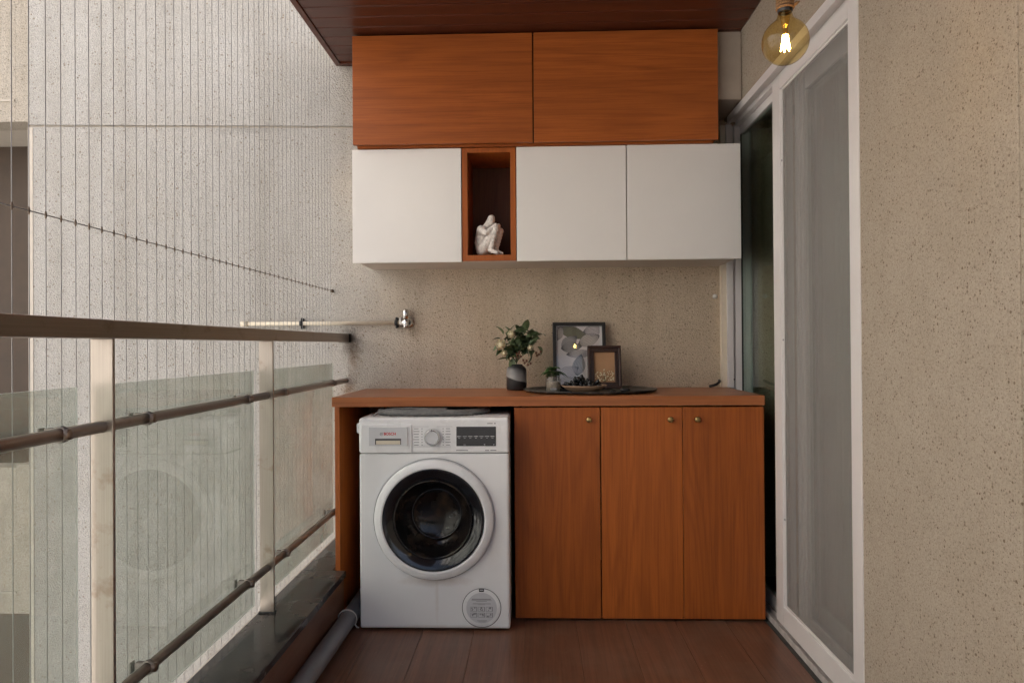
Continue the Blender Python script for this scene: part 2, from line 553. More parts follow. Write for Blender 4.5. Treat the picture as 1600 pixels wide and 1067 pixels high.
class MB:
    """a bmesh in world coordinates"""
    def __init__(s):
        s.bm = bmesh.new()
    def box(s, x0, x1, y0, y1, z0, z1, bev=0.0, seg=1):
        v = [s.bm.verts.new((x, y, z)) for z in (z0, z1) for y in (y0, y1) for x in (x0, x1)]
        q = [(0, 2, 3, 1), (4, 5, 7, 6), (0, 1, 5, 4), (1, 3, 7, 5), (3, 2, 6, 7), (2, 0, 4, 6)]
        f = [s.bm.faces.new([v[i] for i in t]) for t in q]
        if bev:
            es = list({e for a in f for e in a.edges})
            bmesh.ops.bevel(s.bm, geom=es, offset=bev, segments=seg, affect='EDGES', profile=.5)
        return s
    def tube(s, pts, rad, n=12, cap=True):
        pts = [Vector(p) for p in pts]
        k = len(pts)
        if not isinstance(rad, (list, tuple)):
            rad = [rad]*k
        t0 = (pts[1]-pts[0]).normalized()
        a = Vector((0, 0, 1)) if abs(t0.z) < .9 else Vector((1, 0, 0))
        u = t0.cross(a).normalized()
        rings = []
        for i, p in enumerate(pts):
            t = (pts[min(i+1, k-1)]-pts[max(i-1, 0)]).normalized()
            u = (u - t*u.dot(t)).normalized()
            w = t.cross(u)
            rings.append([s.bm.verts.new(p+(u*math.cos(2*math.pi*j/n)+w*math.sin(2*math.pi*j/n))*rad[i]) for j in range(n)])
        for a_, b_ in zip(rings, rings[1:]):
            for j in range(n):
                f = s.bm.faces.new((a_[j], a_[(j+1) % n], b_[(j+1) % n], b_[j]))
                f.smooth = True
        if cap:
            s.bm.faces.new(rings[0][::-1])
            s.bm.faces.new(rings[-1])
        return s
    def lathe(s, prof, c, axis='Z', n=32, sx=1.0, sy=1.0, close=True):
        """prof: (radius, offset along axis)"""
        c = Vector(c)
        rings = []
        for r, h in prof:
            ring = []
            if r < 1e-6:
                loc = {'Z': (0, 0, h), 'Y': (0, h, 0), 'X': (h, 0, 0)}[axis]
                ring = [s.bm.verts.new(c+Vector(loc))]
            else:
                for j in range(n):
                    a = 2*math.pi*j/n
                    p, q = r*math.cos(a)*sx, r*math.sin(a)*sy
                    loc = {'Z': (p, q, h), 'Y': (p, h, q), 'X': (h, p, q)}[axis]
                    ring.append(s.bm.verts.new(c+Vector(loc)))
            rings.append(ring)
        for a_, b_ in zip(rings, rings[1:]):
            for j in range(n):
                k = (j+1) % n
                if len(a_) == 1 and len(b_) == 1:
                    continue
                if len(a_) == 1:
                    vs_ = (a_[0], b_[k], b_[j])
                elif len(b_) == 1:
                    vs_ = (a_[j], a_[k], b_[0])
                else:
                    vs_ = (a_[j], a_[k], b_[k], b_[j])
                f = s.bm.faces.new(vs_)
                f.smooth = True
        return s
    def poly(s, pts):
        s.bm.faces.new([s.bm.verts.new(p) for p in pts])
        return s
    def sphere(s, c, r, sc=(1, 1, 1), u=12, v=8):
        prof = [(r*math.sin(math.pi*i/v), -r*math.cos(math.pi*i/v)) for i in range(v+1)]
        prof = [(a if 0 < i < v else 0, b*sc[2]) for i, (a, b) in enumerate(prof)]
        return s.lathe(prof, c, 'Z', u, sc[0], sc[1])
    def xf(s, mat):
        bmesh.ops.transform(s.bm, matrix=mat, verts=s.bm.verts)
        return s
    def build(s, name, mat, parent=None, mats=None, normals=True):
        if normals:
            bmesh.ops.recalc_face_normals(s.bm, faces=s.bm.faces)
        xs = [v.co for v in s.bm.verts]
        lo = Vector((min(c.x for c in xs), min(c.y for c in xs), min(c.z for c in xs)))
        hi = Vector((max(c.x for c in xs), max(c.y for c in xs), max(c.z for c in xs)))
        o_ = Vector(((lo.x+hi.x)/2, (lo.y+hi.y)/2, lo.z))
        for v in s.bm.verts:
            v.co -= o_
        me = bpy.data.meshes.new(name)
        s.bm.to_mesh(me)
        s.bm.free()
        o = bpy.data.objects.new(name, me)
        me.materials.append(mat)
        for x in mats or ():
            me.materials.append(x)
        return link(o, parent, o_)

def box(name, x0, x1, y0, y1, z0, z1, mat, parent=None, bev=0.0, seg=1):
    return MB().box(x0, x1, y0, y1, z0, z1, bev, seg).build(name, mat, parent)

def copy_part(o, parent, wloc, rot=None, scale=None):
    c = o.copy()
    COL.objects.link(c)
    c.parent = parent
    WL[c.name] = Vector(wloc)
    c.location = Vector(wloc) - WL[parent.name]
    if rot is not None:
        c.rotation_euler = rot
    if scale is not None:
        c.scale = scale
    return c

def text_mesh(name, body, size, loc, mat, parent, align='CENTER', bold=0.0):
    cu = bpy.data.curves.new(name, 'FONT')
    cu.body = body
    cu.size = size
    cu.align_x = align
    cu.align_y = 'CENTER'
    cu.extrude = .0003
    cu.offset = bold
    tmp = bpy.data.objects.new(name+'_tmp', cu)
    COL.objects.link(tmp)
    bpy.context.view_layer.update()
    me = bpy.data.meshes.new_from_object(tmp.evaluated_get(bpy.context.evaluated_depsgraph_get()))
    bpy.data.objects.remove(tmp)
    me.materials.clear()
    me.materials.append(mat)
    me.transform(Matrix.Rotation(R(90), 4, 'X'))
    o = bpy.data.objects.new(name, me)
    return link(o, parent, Vector(loc))

YB, CEIL, XW = 3.5, 2.548, .945

# ------------------------------------------------------------------ setting: ground, floor, ceiling
struct(MB().poly([(-150, -150, -9), (150, -150, -9), (150, 150, -9), (-150, 150, -9)]).build('ground', M['ground']))

floor = struct(box('floor', -.80, 1.05, -1.3, 3.5, -.20, -.003, M['joint']))
px = [-.80, -.655, -.452, -.248, -.044, .163, .367, .571, .776, .943]
for a, b in zip(px, px[1:]):
    box('plank', a+.0005, b-.0005, -1.3, 3.49, -.0125, 0, M['deck'], floor, .0012)

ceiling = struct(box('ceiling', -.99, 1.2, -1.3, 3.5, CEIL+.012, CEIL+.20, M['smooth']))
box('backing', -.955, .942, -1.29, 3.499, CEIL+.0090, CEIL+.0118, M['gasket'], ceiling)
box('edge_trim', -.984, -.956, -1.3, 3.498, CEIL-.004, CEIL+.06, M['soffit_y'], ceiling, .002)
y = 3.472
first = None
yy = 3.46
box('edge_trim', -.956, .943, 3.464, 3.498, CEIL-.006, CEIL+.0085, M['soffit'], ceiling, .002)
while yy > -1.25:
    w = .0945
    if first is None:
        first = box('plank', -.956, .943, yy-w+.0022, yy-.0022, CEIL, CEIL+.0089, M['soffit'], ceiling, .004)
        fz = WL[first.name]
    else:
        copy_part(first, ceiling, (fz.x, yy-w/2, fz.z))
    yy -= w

# ------------------------------------------------------------------ back wall
XL = -2.562
bw = thing('building_wall', 'tall pale spatter-rendered wall running behind the cabinets and out past the railing', 'wall', (-.7, 3.56, -9))
def slab(z_l0, z_r0, z_l1, z_r1, y0, name, mat, x0=XL, x1=1.3):
    b = MB()
    pts = [(x0, z_l0), (x1, z_r0), (x1, z_r1), (x0, z_l1)]
    f = [b.bm.verts.new((x, y0, z)) for x, z in pts]
    g = [b.bm.verts.new((x, 8.0, z)) for x, z in pts]
    b.bm.faces.new(f)
    b.bm.faces.new(g[::-1])
    for i in range(4):
        b.bm.faces.new((f[i], g[i], g[(i+1) % 4], f[(i+1) % 4]))
    return b.build(name, mat, bw)
GL, GR = 2.271, 2.192
slab(-9, -9, GL-.006, GR-.006, YB, 'lower_panel', M['stucco'])
slab(GL+.006, GR+.006, 8, 8, YB, 'upper_panel', M['stucco'])
slab(GL-.006, GR-.006, GL+.006, GR+.006, YB+.012, 'joint', M['smooth'])
box('corner_trim', XL-.004, XL+.020, YB-.003, YB+.01, -9, 2.262, M['smooth'], bw)

# neighbouring facade beyond the corner of the wall
nb = thing('neighbour_building', 'pale neighbouring facade with shaded balcony recesses beyond the wall corner', 'building', (-5, 5, -9))
FY = 4.4
FH = 3.14
for k in range(-3, 3):
    z0 = .38 + k*FH
    box('parapet', -9, -3.31, FY, FY+.18, z0-.93, z0, M['far'], nb)
    box('parapet_joint', -9, -3.312, FY-.008, FY+.001, z0-.80, z0-.788, M['smooth'], nb)
    box('pier', -3.31, -2.566, FY+.001, FY+.18, z0-.93, z0+.02, M['far'], nb)
    box('recess_pier', -3.31, -2.566, FY+.30, FY+.45, z0+.02, z0+FH-.93, M['piershade'], nb)
    box('recess_shade', -9, -3.31, FY+.55, FY+.62, z0-.93, z0+FH-.93, M['recess_shade'], nb)  # added back panel that carries the recess shade in its colour
    box('slab', -9, -2.566, FY+.18, FY+.55, z0-.929, z0-.76, M['smooth'], nb)

# unseen wing, added and sized to bounce sunlight into the balcony
wg = thing('bounce_wing', 'unseen pale apartment wing added to bounce sunlight into the balcony', 'building', (-7.6, -4, -9))
box('wall', -7.8, -7.2, -14, 4.399, -9, 14, M['pale'], wg)
for k in range(-3, 1):
    for j in range(6):
        y0 = -12.6+j*2.8
        z0 = .9+k*3.14
        f_ = box('window_frame', -7.21, -7.17, y0, y0+1.5, z0, z0+1.3, M['pvc'], wg)
        box('pane', -7.172, -7.166, y0+.06, y0+.72, z0+.06, z0+1.24, M['screen'], f_)
        box('pane', -7.172, -7.166, y0+.78, y0+1.44, z0+.06, z0+1.24, M['screen'], f_)

# ------------------------------------------------------------------ right-hand wall with the door opening
sw = thing('side_wall', 'beige speckled wall beside and above the sliding door', 'wall', (1.07, 1, -.2))
box('pier', XW, 1.2, 1.3985, 2.068, -.2, CEIL+.012, M['stucco_in'], sw, .004, 2)
box('pier', XW, 1.2, .30, 1.397, -.2, CEIL+.012, M['stucco_in'], sw, .004, 2)
box('lintel', XW, 1.2, 2.068, 3.5, 2.232, CEIL+.012, M['stucco_in'], sw)
box('beam', .826, XW-.001, 3.2, 3.5, 2.24, CEIL-.001, M['beam'], sw, .003)
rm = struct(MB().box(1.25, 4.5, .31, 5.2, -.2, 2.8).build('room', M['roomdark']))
# open the room's side towards the door
bmr = bmesh.new(); bmr.from_mesh(rm.data)
for f in list(bmr.faces):
    if f.normal.x < -.9:
        bmr.faces.remove(f)
bmr.to_mesh(rm.data); bmr.free()
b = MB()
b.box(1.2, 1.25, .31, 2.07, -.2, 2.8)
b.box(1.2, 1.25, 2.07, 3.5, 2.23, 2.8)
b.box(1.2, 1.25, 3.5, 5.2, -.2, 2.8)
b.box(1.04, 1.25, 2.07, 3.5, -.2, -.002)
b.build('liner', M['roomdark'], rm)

# ------------------------------------------------------------------ kerb, railing, grille
kerb = struct(box('kerb', -.975, -.80, -1.3, 2.917, -.2, .178, M['deck']))
box('granite_slab', -.977, -.790, -1.3, 2.917, .179, .206, M['granite'], kerb, .003, 2)
box('granite_slab', -.977, -.846, 2.918, 3.499, .179, .206, M['granite'], kerb, .003)
box('core', -.975, -.848, 2.918, 3.499, -.2, .178, M['smooth'], kerb)
box('outer_edge', -.983, -.9775, -1.3, 3.499, .150, .204, M['smooth'], kerb)

rail = thing('balcony_railing', 'steel balcony railing with flat posts, two rods and clipped glass panes', 'railing', (-.943, 1.5, .206))
box('top_rail', -.968, -.918, -1.3, 3.468, 1.160, 1.201, M['rail'], rail, .003, 2)
box('end_bracket', -.972, -.914, 3.468, 3.4995, 1.158, 1.203, M['black'], rail, .003)
for py in (2.447, 1.506, .565, -.376):
    box('post', -.968, -.918, py, py+.010, .2065, 1.1595, M['post'], rail, .0012)
    box('post_foot', -.973, -.913, py-.006, py+.016, .2062, .2115, M['grit'], rail, .002)
for zz in (.968, .364):
    MB().tube([(-.943, -1.3, zz), (-.943, 3.499, zz)], .0132, 20).build('rod', M['rail'], rail)
b = None
proto = None
def clip(yc, zc):
    global proto
    if proto is None:
        b = MB()
        b.lathe([(.0134, -.006), (.0168, -.006), (.0168, .006), (.0134, .006)], (-.943, 0, 0), 'Y', 20)
        b.box(-.974, -.945, -.008, .008, -.013, .013, .004, 3)
        b.box(-.986, -.9805, -.010, .010, -.013, .013, .0025, 2)
        proto = b.build('glass_clip', M['clip'], rail)
        s_ = MB().lathe([(0, .021), (.010, .021), (.0115, .018), (.0115, .0)], (-.943, 0, 0), 'X', 18)
        sc_ = s_.build('screw_cap', M['rail'], proto)
        d = Vector((0, yc, zc))
        proto.location += d
        proto['w'] = 1
        WL[proto.name] += d
        clip.base = WL[proto.name] - d
        clip.cap = sc_
    else:
        c = copy_part(proto, rail, clip.base + Vector((0, yc, zc)))
        q = clip.cap.copy()
        COL.objects.link(q)
        q.parent = c
for yc in (.75, 1.374, 1.687, 2.281, 2.620, 3.262):
    for zz in (.968, .364):
        clip(yc, zz)
if 'w' in proto:
    del proto['w']
for y0, y1 in ((.60, 1.474), (1.545, 2.421), (2.490, 3.392)):
    g = MB().box(-.9800, -.9752, y0, y1, .243, 1.057).build('glass_pane', M['glass'], rail, [M['glassedge']])
    for p in g.data.polygons:
        if abs(p.normal.x) < .5:
            p.material_index = 1

gr = thing('wire_grille', 'fine vertical safety wires strung outside the railing', 'grille', (-1.007, 1.5, .1))
W0, PITCH = 1.3275, .0475
wy = W0 - 22*PITCH
wire0 = None
n_w = int((3.49-wy)/PITCH)+1
ws = MB().tube([(-1.007, wy, -.35), (-1.007, wy, 3.3)], .00105, 6)
wire0 = ws.build('wire', M['wire'], gr)
wb = WL[wire0.name].copy()
cr0 = MB().lathe([(.0010, -.008), (.0017, -.006), (.0024, -.002), (.0024, .002), (.0017, .006), (.0010, .008)], (-1.007, wy, 1.415), 'Z', 8).build('crimp', M['crimp'], wire0)
for i in range(1, n_w):
    c = copy_part(wire0, gr, (wb.x+rnd.uniform(-.0006, .0006), wy+i*PITCH+rnd.uniform(-.0008, .0008), wb.z))
    k = cr0.copy()
    COL.objects.link(k)
    k.parent = c
MB().tube([(-1.0095, wy-.2, 1.415), (-1.0095, 3.4995, 1.4165)], .0013, 6).build('cross_wire', M['wire'], gr)
MB().lathe([(0, -.016), (.007, -.014), (.009, 0)], (-1.0095, 3.4995, 1.4165), 'Y', 12).build('anchor', M['crimp'], gr)
box('top_track', -1.016, -.998, wy-.2, 3.49, 3.28, 3.31, M['rail'], gr)
box('bottom_track', -1.016, -.998, wy-.2, 3.49, -.36, -.34, M['rail'], gr)

# ------------------------------------------------------------------ pipes
dp = thing('drain_pipe', 'thick grey plastic drain pipe lying on the floor along the kerb', 'pipe', (-.76, 2, 0))
MB().tube([(-.776, -1.2, .038), (-.768, 2.2, .038), (-.758, 2.9, .038), (-.757, 3.44, .038)], .0345, 24).build('pipe', M['pipe'], dp)
b = MB()
pts = [(-.762+.0375*math.cos(a), 2.83, .038+.0375*math.sin(a)) for a in [R(t) for t in range(-35, 200, 15)]]
b.tube([(-.715, 2.83, .004), (-.724, 2.83, .006)]+pts, .0030, 6).build('saddle', M['anchor'], dp)

wp = thing('water_pipe', 'thin cream water pipe on the wall ending in a chrome stop valve', 'pipe', (-1.05, 3.475, 1.24))
MB().tube([(-1.452, 3.474, 1.2545), (-.66, 3.474, 1.2545)], .0098, 16).build('pipe', M['cream'], wp)
MB().tube([(-1.463, 3.474, 1.2545), (-1.428, 3.474, 1.2545)], .0135, 16).build('coupling', M['cream'], wp)
for xc in (-1.157, -.681):
    b = MB()
    b.lathe([(.0100, -.008), (.0140, -.008), (.0140, .008), (.0100, .008)], (xc, 3.474, 1.2545), 'X', 16)
    b.box(xc-.007, xc+.007, 3.478, 3.499, 1.229, 1.280, .003)
    b.lathe([(0, -.004), (.006, -.003), (.007, 0)], (xc, 3.478, 1.276), 'Y', 10)
    b.lathe([(0, -.004), (.006, -.003), (.007, 0)], (xc, 3.478, 1.233), 'Y', 10)
    b.build('clamp', M['black'], wp)
b = MB()
b.lathe([(0, -.002), (.026, -.002), (.022, -.010), (.013, -.014), (.013, -.03)], (-.622, YB, 1.254), 'Y', 20)
b.tube([(-.622, 3.472, 1.254), (-.655, 3.472, 1.254)], .0145, 16)
b.lathe([(.0155, -.022), (.0175, -.018), (.0175, .012), (.0155, .016)], (-.633, 3.468, 1.252), 'Z', 6)
b.build('valve_body', M['chrome'], wp)
b = MB().lathe([(.0105, 0), (.0165, .004), (.0165, .030), (.014, .042), (.009, .049), (0, .051)], (-.634, 3.468, 1.272), 'Z', 20)
b.build('valve_cap', M['chrome'], wp)
b = MB().box(-.665, -.655, 3.460, 3.484, 1.243, 1.280, .002)
b.build('valve_nut', M['anchor'], wp)

# ------------------------------------------------------------------ overhead cabinets
uc = thing('overhead_cabinet', 'cherry wood overhead cabinet with two wide doors under the ceiling', 'cabinet', (0, 3.33, 2.03))
b = MB().box(-.803, .820, 3.172, 3.499, 2.052, 2.538)
b.build('carcass', M['wood_in'], uc)
box('bottom_strip', -.800, .812, 3.185, 3.499, 2.0405, 2.0515, M['wood_h'], uc)
box('door', -.812, .0005, 3.152, 3.1715, 2.049, 2.5395, M['wood_h'], uc, .0008)
box('door', .0065, .826, 3.152, 3.1715, 2.049, 2.5395, M['wood_h'], uc, .0008)

wc = thing('wall_cabinet', 'white wall cabinet with three flat doors and an open wooden niche', 'cabinet', (.05, 3.35, 1.52))
box('carcass', -.802, -.3285, 3.212, 3.499, 1.5205, 2.0395, M['carcass'], wc)
box('carcass', -.0725, .908, 3.212, 3.499, 1.5205, 2.0395, M['carcass'], wc)
box('door', -.826, -.3265, 3.193, 3.2115, 1.519, 2.037, M['white'], wc, .001)
box('door', -.0745, .4205, 3.193, 3.2115, 1.5205, 2.0385, M['white'], wc, .001)
box('door', .4255, .934, 3.193, 3.2115, 1.5215, 2.0395, M['white'], wc, .001)
b = MB()
b.box(-.3235, -.2985, 3.198, 3.494, 1.5240, 2.0385, .0006)
b.box(-.1025, -.0785, 3.198, 3.494, 1.5240, 2.0385, .0006)
b.box(-.2983, -.1027, 3.1985, 3.494, 1.5240, 1.5505, .0006)
b.box(-.2983, -.1027, 3.1985, 3.494, 2.017, 2.0385, .0006)
box('base_board', -.3284, -.0726, 3.2125, 3.499, 1.5206, 1.5238, M['carcass'], wc)
niche = b.build('niche_frame', M['wood_v'], wc)
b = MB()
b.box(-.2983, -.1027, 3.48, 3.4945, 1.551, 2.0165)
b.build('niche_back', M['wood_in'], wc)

# seated figurine in the niche
def figurine():
    J = {  # x (facing +x), y, z
        'pel': (-.035, 0, .026, .031), 'sp1': (-.046, 0, .065, .028), 'sp2': (-.038, 0, .105, .029), 'neck': (-.014, 0, .135, .017),
        'head': (.006, 0, .155, .020), 'top': (.010, 0, .172, .016),
        'kneeL': (.040, -.017, .118, .017), 'ankL': (.014, -.018, .022, .012), 'toeL': (.046, -.018, .008, .009),
        'kneeR': (.044, .020, .112, .017), 'ankR': (.020, .020, .022, .012), 'toeR': (.050, .022, .008, .009),
        'hipL': (-.022, -.022, .030, .025), 'hipR': (-.022, .022, .030, .025),
        'shL': (-.028, -.032, .120, .018), 'elL': (.006, -.042, .098, .013), 'hdL': (.038, -.014, .134, .011),
        'shR': (-.028, .032, .120, .018), 'elR': (.010, .044, .098, .013), 'hdR': (.040, .010, .136, .011),
    }
    E_ = [('pel', 'sp1'), ('sp1', 'sp2'), ('sp2', 'neck'), ('neck', 'head'), ('head', 'top'), ('pel', 'hipL'), ('hipL', 'kneeL'), ('kneeL', 'ankL'), ('ankL', 'toeL'),
          ('pel', 'hipR'), ('hipR', 'kneeR'), ('kneeR', 'ankR'), ('ankR', 'toeR'), ('sp2', 'shL'), ('shL', 'elL'), ('elL', 'hdL'), ('sp2', 'shR'), ('shR', 'elR'), ('elR', 'hdR')]
    b = MB()
    for a, c in E_:
        A, B = Vector(J[a][:3]), Vector(J[c][:3])
        n = 6
        for i in range(n+1):
            t = i/n
            b.sphere(A.lerp(B, t), J[a][3]*(1-t)+J[c][3]*t, (1, 1, 1), 12, 8)
    me = bpy.data.meshes.new('figurine')
    b.bm.to_mesh(me)
    b.bm.free()
    o = bpy.data.objects.new('figurine', me)
    COL.objects.link(o)
    rmh = o.modifiers.new('r', 'REMESH')
    rmh.mode = 'VOXEL'
    rmh.voxel_size = .0020
    bpy.context.view_layer.update()
    me2 = bpy.data.meshes.new_from_object(o.evaluated_get(bpy.context.evaluated_depsgraph_get()))
    bpy.data.objects.remove(o)
    return me2
fm = figurine()
zmin = min(v.co.z for v in fm.vertices)
zmax = max(v.co.z for v in fm.vertices)
for v in fm.vertices:
    v.co.z = (v.co.z-zmin)*(.193/(zmax-zmin))
    v.co.x *= 1.02
for p in fm.polygons:
    p.use_smooth = True
nrm = [v.normal.copy() for v in fm.vertices]
for v, nv in zip(fm.vertices, nrm):
    q = v.co*260
    d = math.sin(q.x*1.3+math.sin(q.y))*math.sin(q.y*1.7+q.z*.6)*math.sin(q.z*1.4)
    v.co += nv*d*.0012
fm.materials.clear()
fm.materials.append(M['ceramic_white'])
fo = bpy.data.objects.new('figurine', fm)
link(fo, None, Vector((-.203, 3.262, 1.5508)))
fo.rotation_euler = (0, 0, R(-24))
tag(fo, 'small white plaster figurine of a seated figure hugging its knees', 'figurine')

# ------------------------------------------------------------------ base cabinet
bc = thing('base_cabinet', 'cherry wood base cabinet with long counter and three flush doors', 'cabinet', (.05, 3.2, 0))
box('countertop', -.846, .9435, 2.916, 3.499, .8865, .9265, M['wood_top'], bc, .001)
box('side_panel', -.838, -.8175, 2.930, 3.495, .0005, .8860, M['wood_v'], bc, .0006)
box('divider', -.083, -.064, 2.942, 3.495, .012, .8860, M['wood_in'], bc)
box('end_panel', .922, .9405, 2.942, 3.495, .012, .8860, M['wood_v'], bc)
box('back_panel', -.8170, -.084, 3.47, 3.496, .0005, .886, M['wood_in'], bc)
box('plinth', -.080, .940, 2.975, 3.0, .0005, .060, M['wood_in'], bc)
box('cabinet_floor', -.0635, .9215, 2.945, 3.49, .061, .078, M['wood_in'], bc)
door_x = ((-.0835, .2695), (.2745, .6075), (.6100, .9405))
knob_p = None
for i, (a, c) in enumerate(door_x):
    d = box('door', a, c, 2.921, 2.9405, .0105, .8800, M['wood_v'], bc, .0007)
    kx = (.2245, .5575, .6675)[i]
    b = MB().lathe([(0, -.022), (.0095, -.022), (.0125, -.019), (.0125, -.012), (.007, -.008), (.006, 0)], (kx, 2.921, .830), 'Y', 8)
    b.build('knob', M['brass'], d)

# ------------------------------------------------------------------ washing machine
wm = thing('washing_machine', 'white front-loading washing machine under the counter with dark round door', 'washing machine', (-.404, 3.1, 0))
b = MB()
b.box(-.7055, -.1025, 2.960, 3.385, .022, .7075, .004, 2)
b.build('drum_housing', M['enamel'], wm)
b = MB()
b.box(-.7055, -.1025, 2.812, 2.9595, .0085, .7075, .008, 3)
hx, hz = -.4045, .4465
ring = [(hx+.215*math.cos(2*math.pi*i/64), hz+.215*math.sin(2*math.pi*i/64)) for i in range(64)]
dl_ = [f for f in b.bm.faces if abs(f.normal.y) > .99 and f.calc_area() > .2]
b.bm.normal_update()
dl_ = [f for f in b.bm.faces if abs(f.normal.y) > .99 and f.calc_area() > .2]
for f in dl_:                     # cut the round opening through front and back
    es = list(f.edges)
    yv = f.calc_center_median().y
    b.bm.faces.remove(f)
    vs_ = [b.bm.verts.new((x, yv, z)) for x, z in ring]
    es += [b.bm.edges.new((vs_[i], vs_[(i+1) % 64])) for i in range(64)]
    bmesh.ops.triangle_fill(b.bm, use_beauty=True, edges=es)
b.build('body', M['enamel_worn'], wm)
b = MB().box(-.7055, -.1025, 2.806, 3.385, .7095, .851, .010, 4)
panel = b.build('control_panel', M['enamel'], wm)
box('panel_seam', -.702, -.106, 2.818, 3.37, .700, .716, M['seam'], wm)
for fx in (-.66, -.148):
    for fy in (2.86, 3.33):
        MB().lathe([(0, 0), (.022, 0), (.022, .012), (.012, .014), (.012, .03)], (fx, fy, .0005), 'Z', 14).build('foot', M['black'], wm)
# drawer
dr = box('detergent_drawer', -.6965, -.4905, 2.8015, 2.83, .7125, .8265, M['enamel'], wm, .003, 2)
b = MB()
# face plate with a grip opening
x0, x1, z0, z1 = -.662, -.508, .741, .815
gx0, gx1, gz0, gz1 = -.638, -.533, .746, .770
for (a, b2, c, d2) in ((x0, x1, gz1, z1), (x0, x1, z0, gz0), (x0, gx0, gz0, gz1), (gx1, x1, gz0, gz1)):
    b.box(a, b2, 2.7965, 2.802, c, d2)
b.build('face_plate', M['enamel_grey'], dr)
box('grip_recess', gx0, gx1, 2.8005, 2.8022, gz0, gz1, M['seam'], dr)
box('grip_lip', gx0+.004, gx1-.004, 2.7985, 2.8004, gz0+.001, gz0+.016, M['cream'], dr)
text_mesh('lettering', 'BOSCH', .0150, (-.578, 2.7964, .7885), M['redink'], dr, bold=.0004)
b = MB().lathe([(.0046, 0), (.0060, 0), (.0060, -.0004), (.0046, -.0004), (.0046, 0)], (-.612, 2.7964, .7885), 'Y', 20)
b.box(-.6145, -.6135, 2.7960, 2.7964, .7855, .7915)
b.box(-.6105, -.6095, 2.7960, 2.7964, .7855, .7915)
b.box(-.6135, -.6105, 2.7960, 2.7964, .788, .789)
b.build('emblem', M['ink'], dr)
# dial
dl = MB().lathe([(.034, .0), (.034, -.006), (.031, -.012), (.0285, -.022), (.0265, -.024), (.0255, -.022)], (-.4085, 2.806, .775), 'Y', 40).build('dial', M['chrome'], wm)
MB().lathe([(.0256, -.0215), (.012, -.021), (0, -.021)], (-.4085, 2.806, .775), 'Y', 32).build('dial_face', M['enamel_grey'], dl)
box('pointer', -.4098, -.4072, 2.7800, 2.7865, .7985, .8075, M['seam'], dl)
# printed marks: one small bar for each word too small to read
def bars(name, rows, yf, parent, mat=M['ink']):
    b = MB()
    for x_, z_, w_, h_ in rows:
        b.box(x_-w_/2, x_+w_/2, yf-.0004, yf, z_-h_/2, z_+h_/2)
    return b.build(name, mat, parent)
rw = []
for i in range(7):
    z_ = .808-.0108*i
    rw.append((-.4735+(i % 2)*.001, z_, .018+.006*((i*5) % 3)/2, .0026))
    rw.append((-.4505, z_, .004, .0034))
    rw.append((-.3655, z_, .004, .0034))
    rw.append((-.346, z_, .016+.005*((i*7) % 3)/2, .0026))
bars('programme_print', rw, 2.8058, panel)
bars('frame_lines', [(-.455, .8165, .062, .0008), (-.36, .8165, .062, .0008), (-.41, .7365, .150, .0010)], 2.8058, panel)
bars('small_print', [(-.290, .7215, .048, .0032), (-.190, .7215, .016, .0032), (-.165, .7215, .024, .0032), (-.178, .8285, .022, .003), (-.158, .8285, .005, .005)], 2.8058, panel)
dsp = box('display', -.3125, -.1545, 2.8035, 2.812, .7385, .8155, M['screen'], wm, .001)
rw = []
for i in range(7):
    rw.append((-.301+i*.0222, .7775, .015, .0034))
    rw.append((-.301+i*.0222, .7705, .007, .002))
rw += [(-.279, .744, .010, .002), (-.200, .745, .005, .004), (-.163, .745, .005, .004)]
bars('display_marks', rw, 2.8034, dsp, M['screenink'])
b = MB()
rw = [(-.2335, .777, .157, .0006)]
bars('display_line', rw, 2.8033, dsp, M['screenink'])
# door
DC = (-.4045, 2.812, .4465)
dn = MB().lathe([(.243, .001), (.243, -.006)], DC, 'Y', 72).build('door_gap', M['seam'], wm)
door = MB().lathe([(.2395, .0), (.2395, -.014), (.2375, -.019), (.2335, -.0225), (.2120, -.0285), (.2065, -.0290), (.2040, -.0265), (.2035, -.02)], DC, 'Y', 96).build('door_ring', M['enamel'], wm)
D2 = (DC[0]-.003, DC[1], DC[2]+.001)
MB().lathe([(.2034, -.020), (.2034, -.026), (.200, -.0275), (.196, -.026), (.160, -.018), (.1575, -.012)], D2, 'Y', 96).build('door_bezel', M['darkring'], door)
pg = MB().lathe([(.1576, -.012), (.1576, -.020), (.154, -.022), (.150, -.018), (.142, .010), (.120, .045), (.085, .070), (.04, .080), (0, .082)], D2, 'Y', 72).build('porthole', M['porthole'], door)
MB().lathe([(.100, .056), (.103, .050), (.098, .050), (.095, .058)], (D2[0]+.006, D2[1], D2[2]+.008), 'Y', 60).build('drum_rim', M['darkring'], pg)
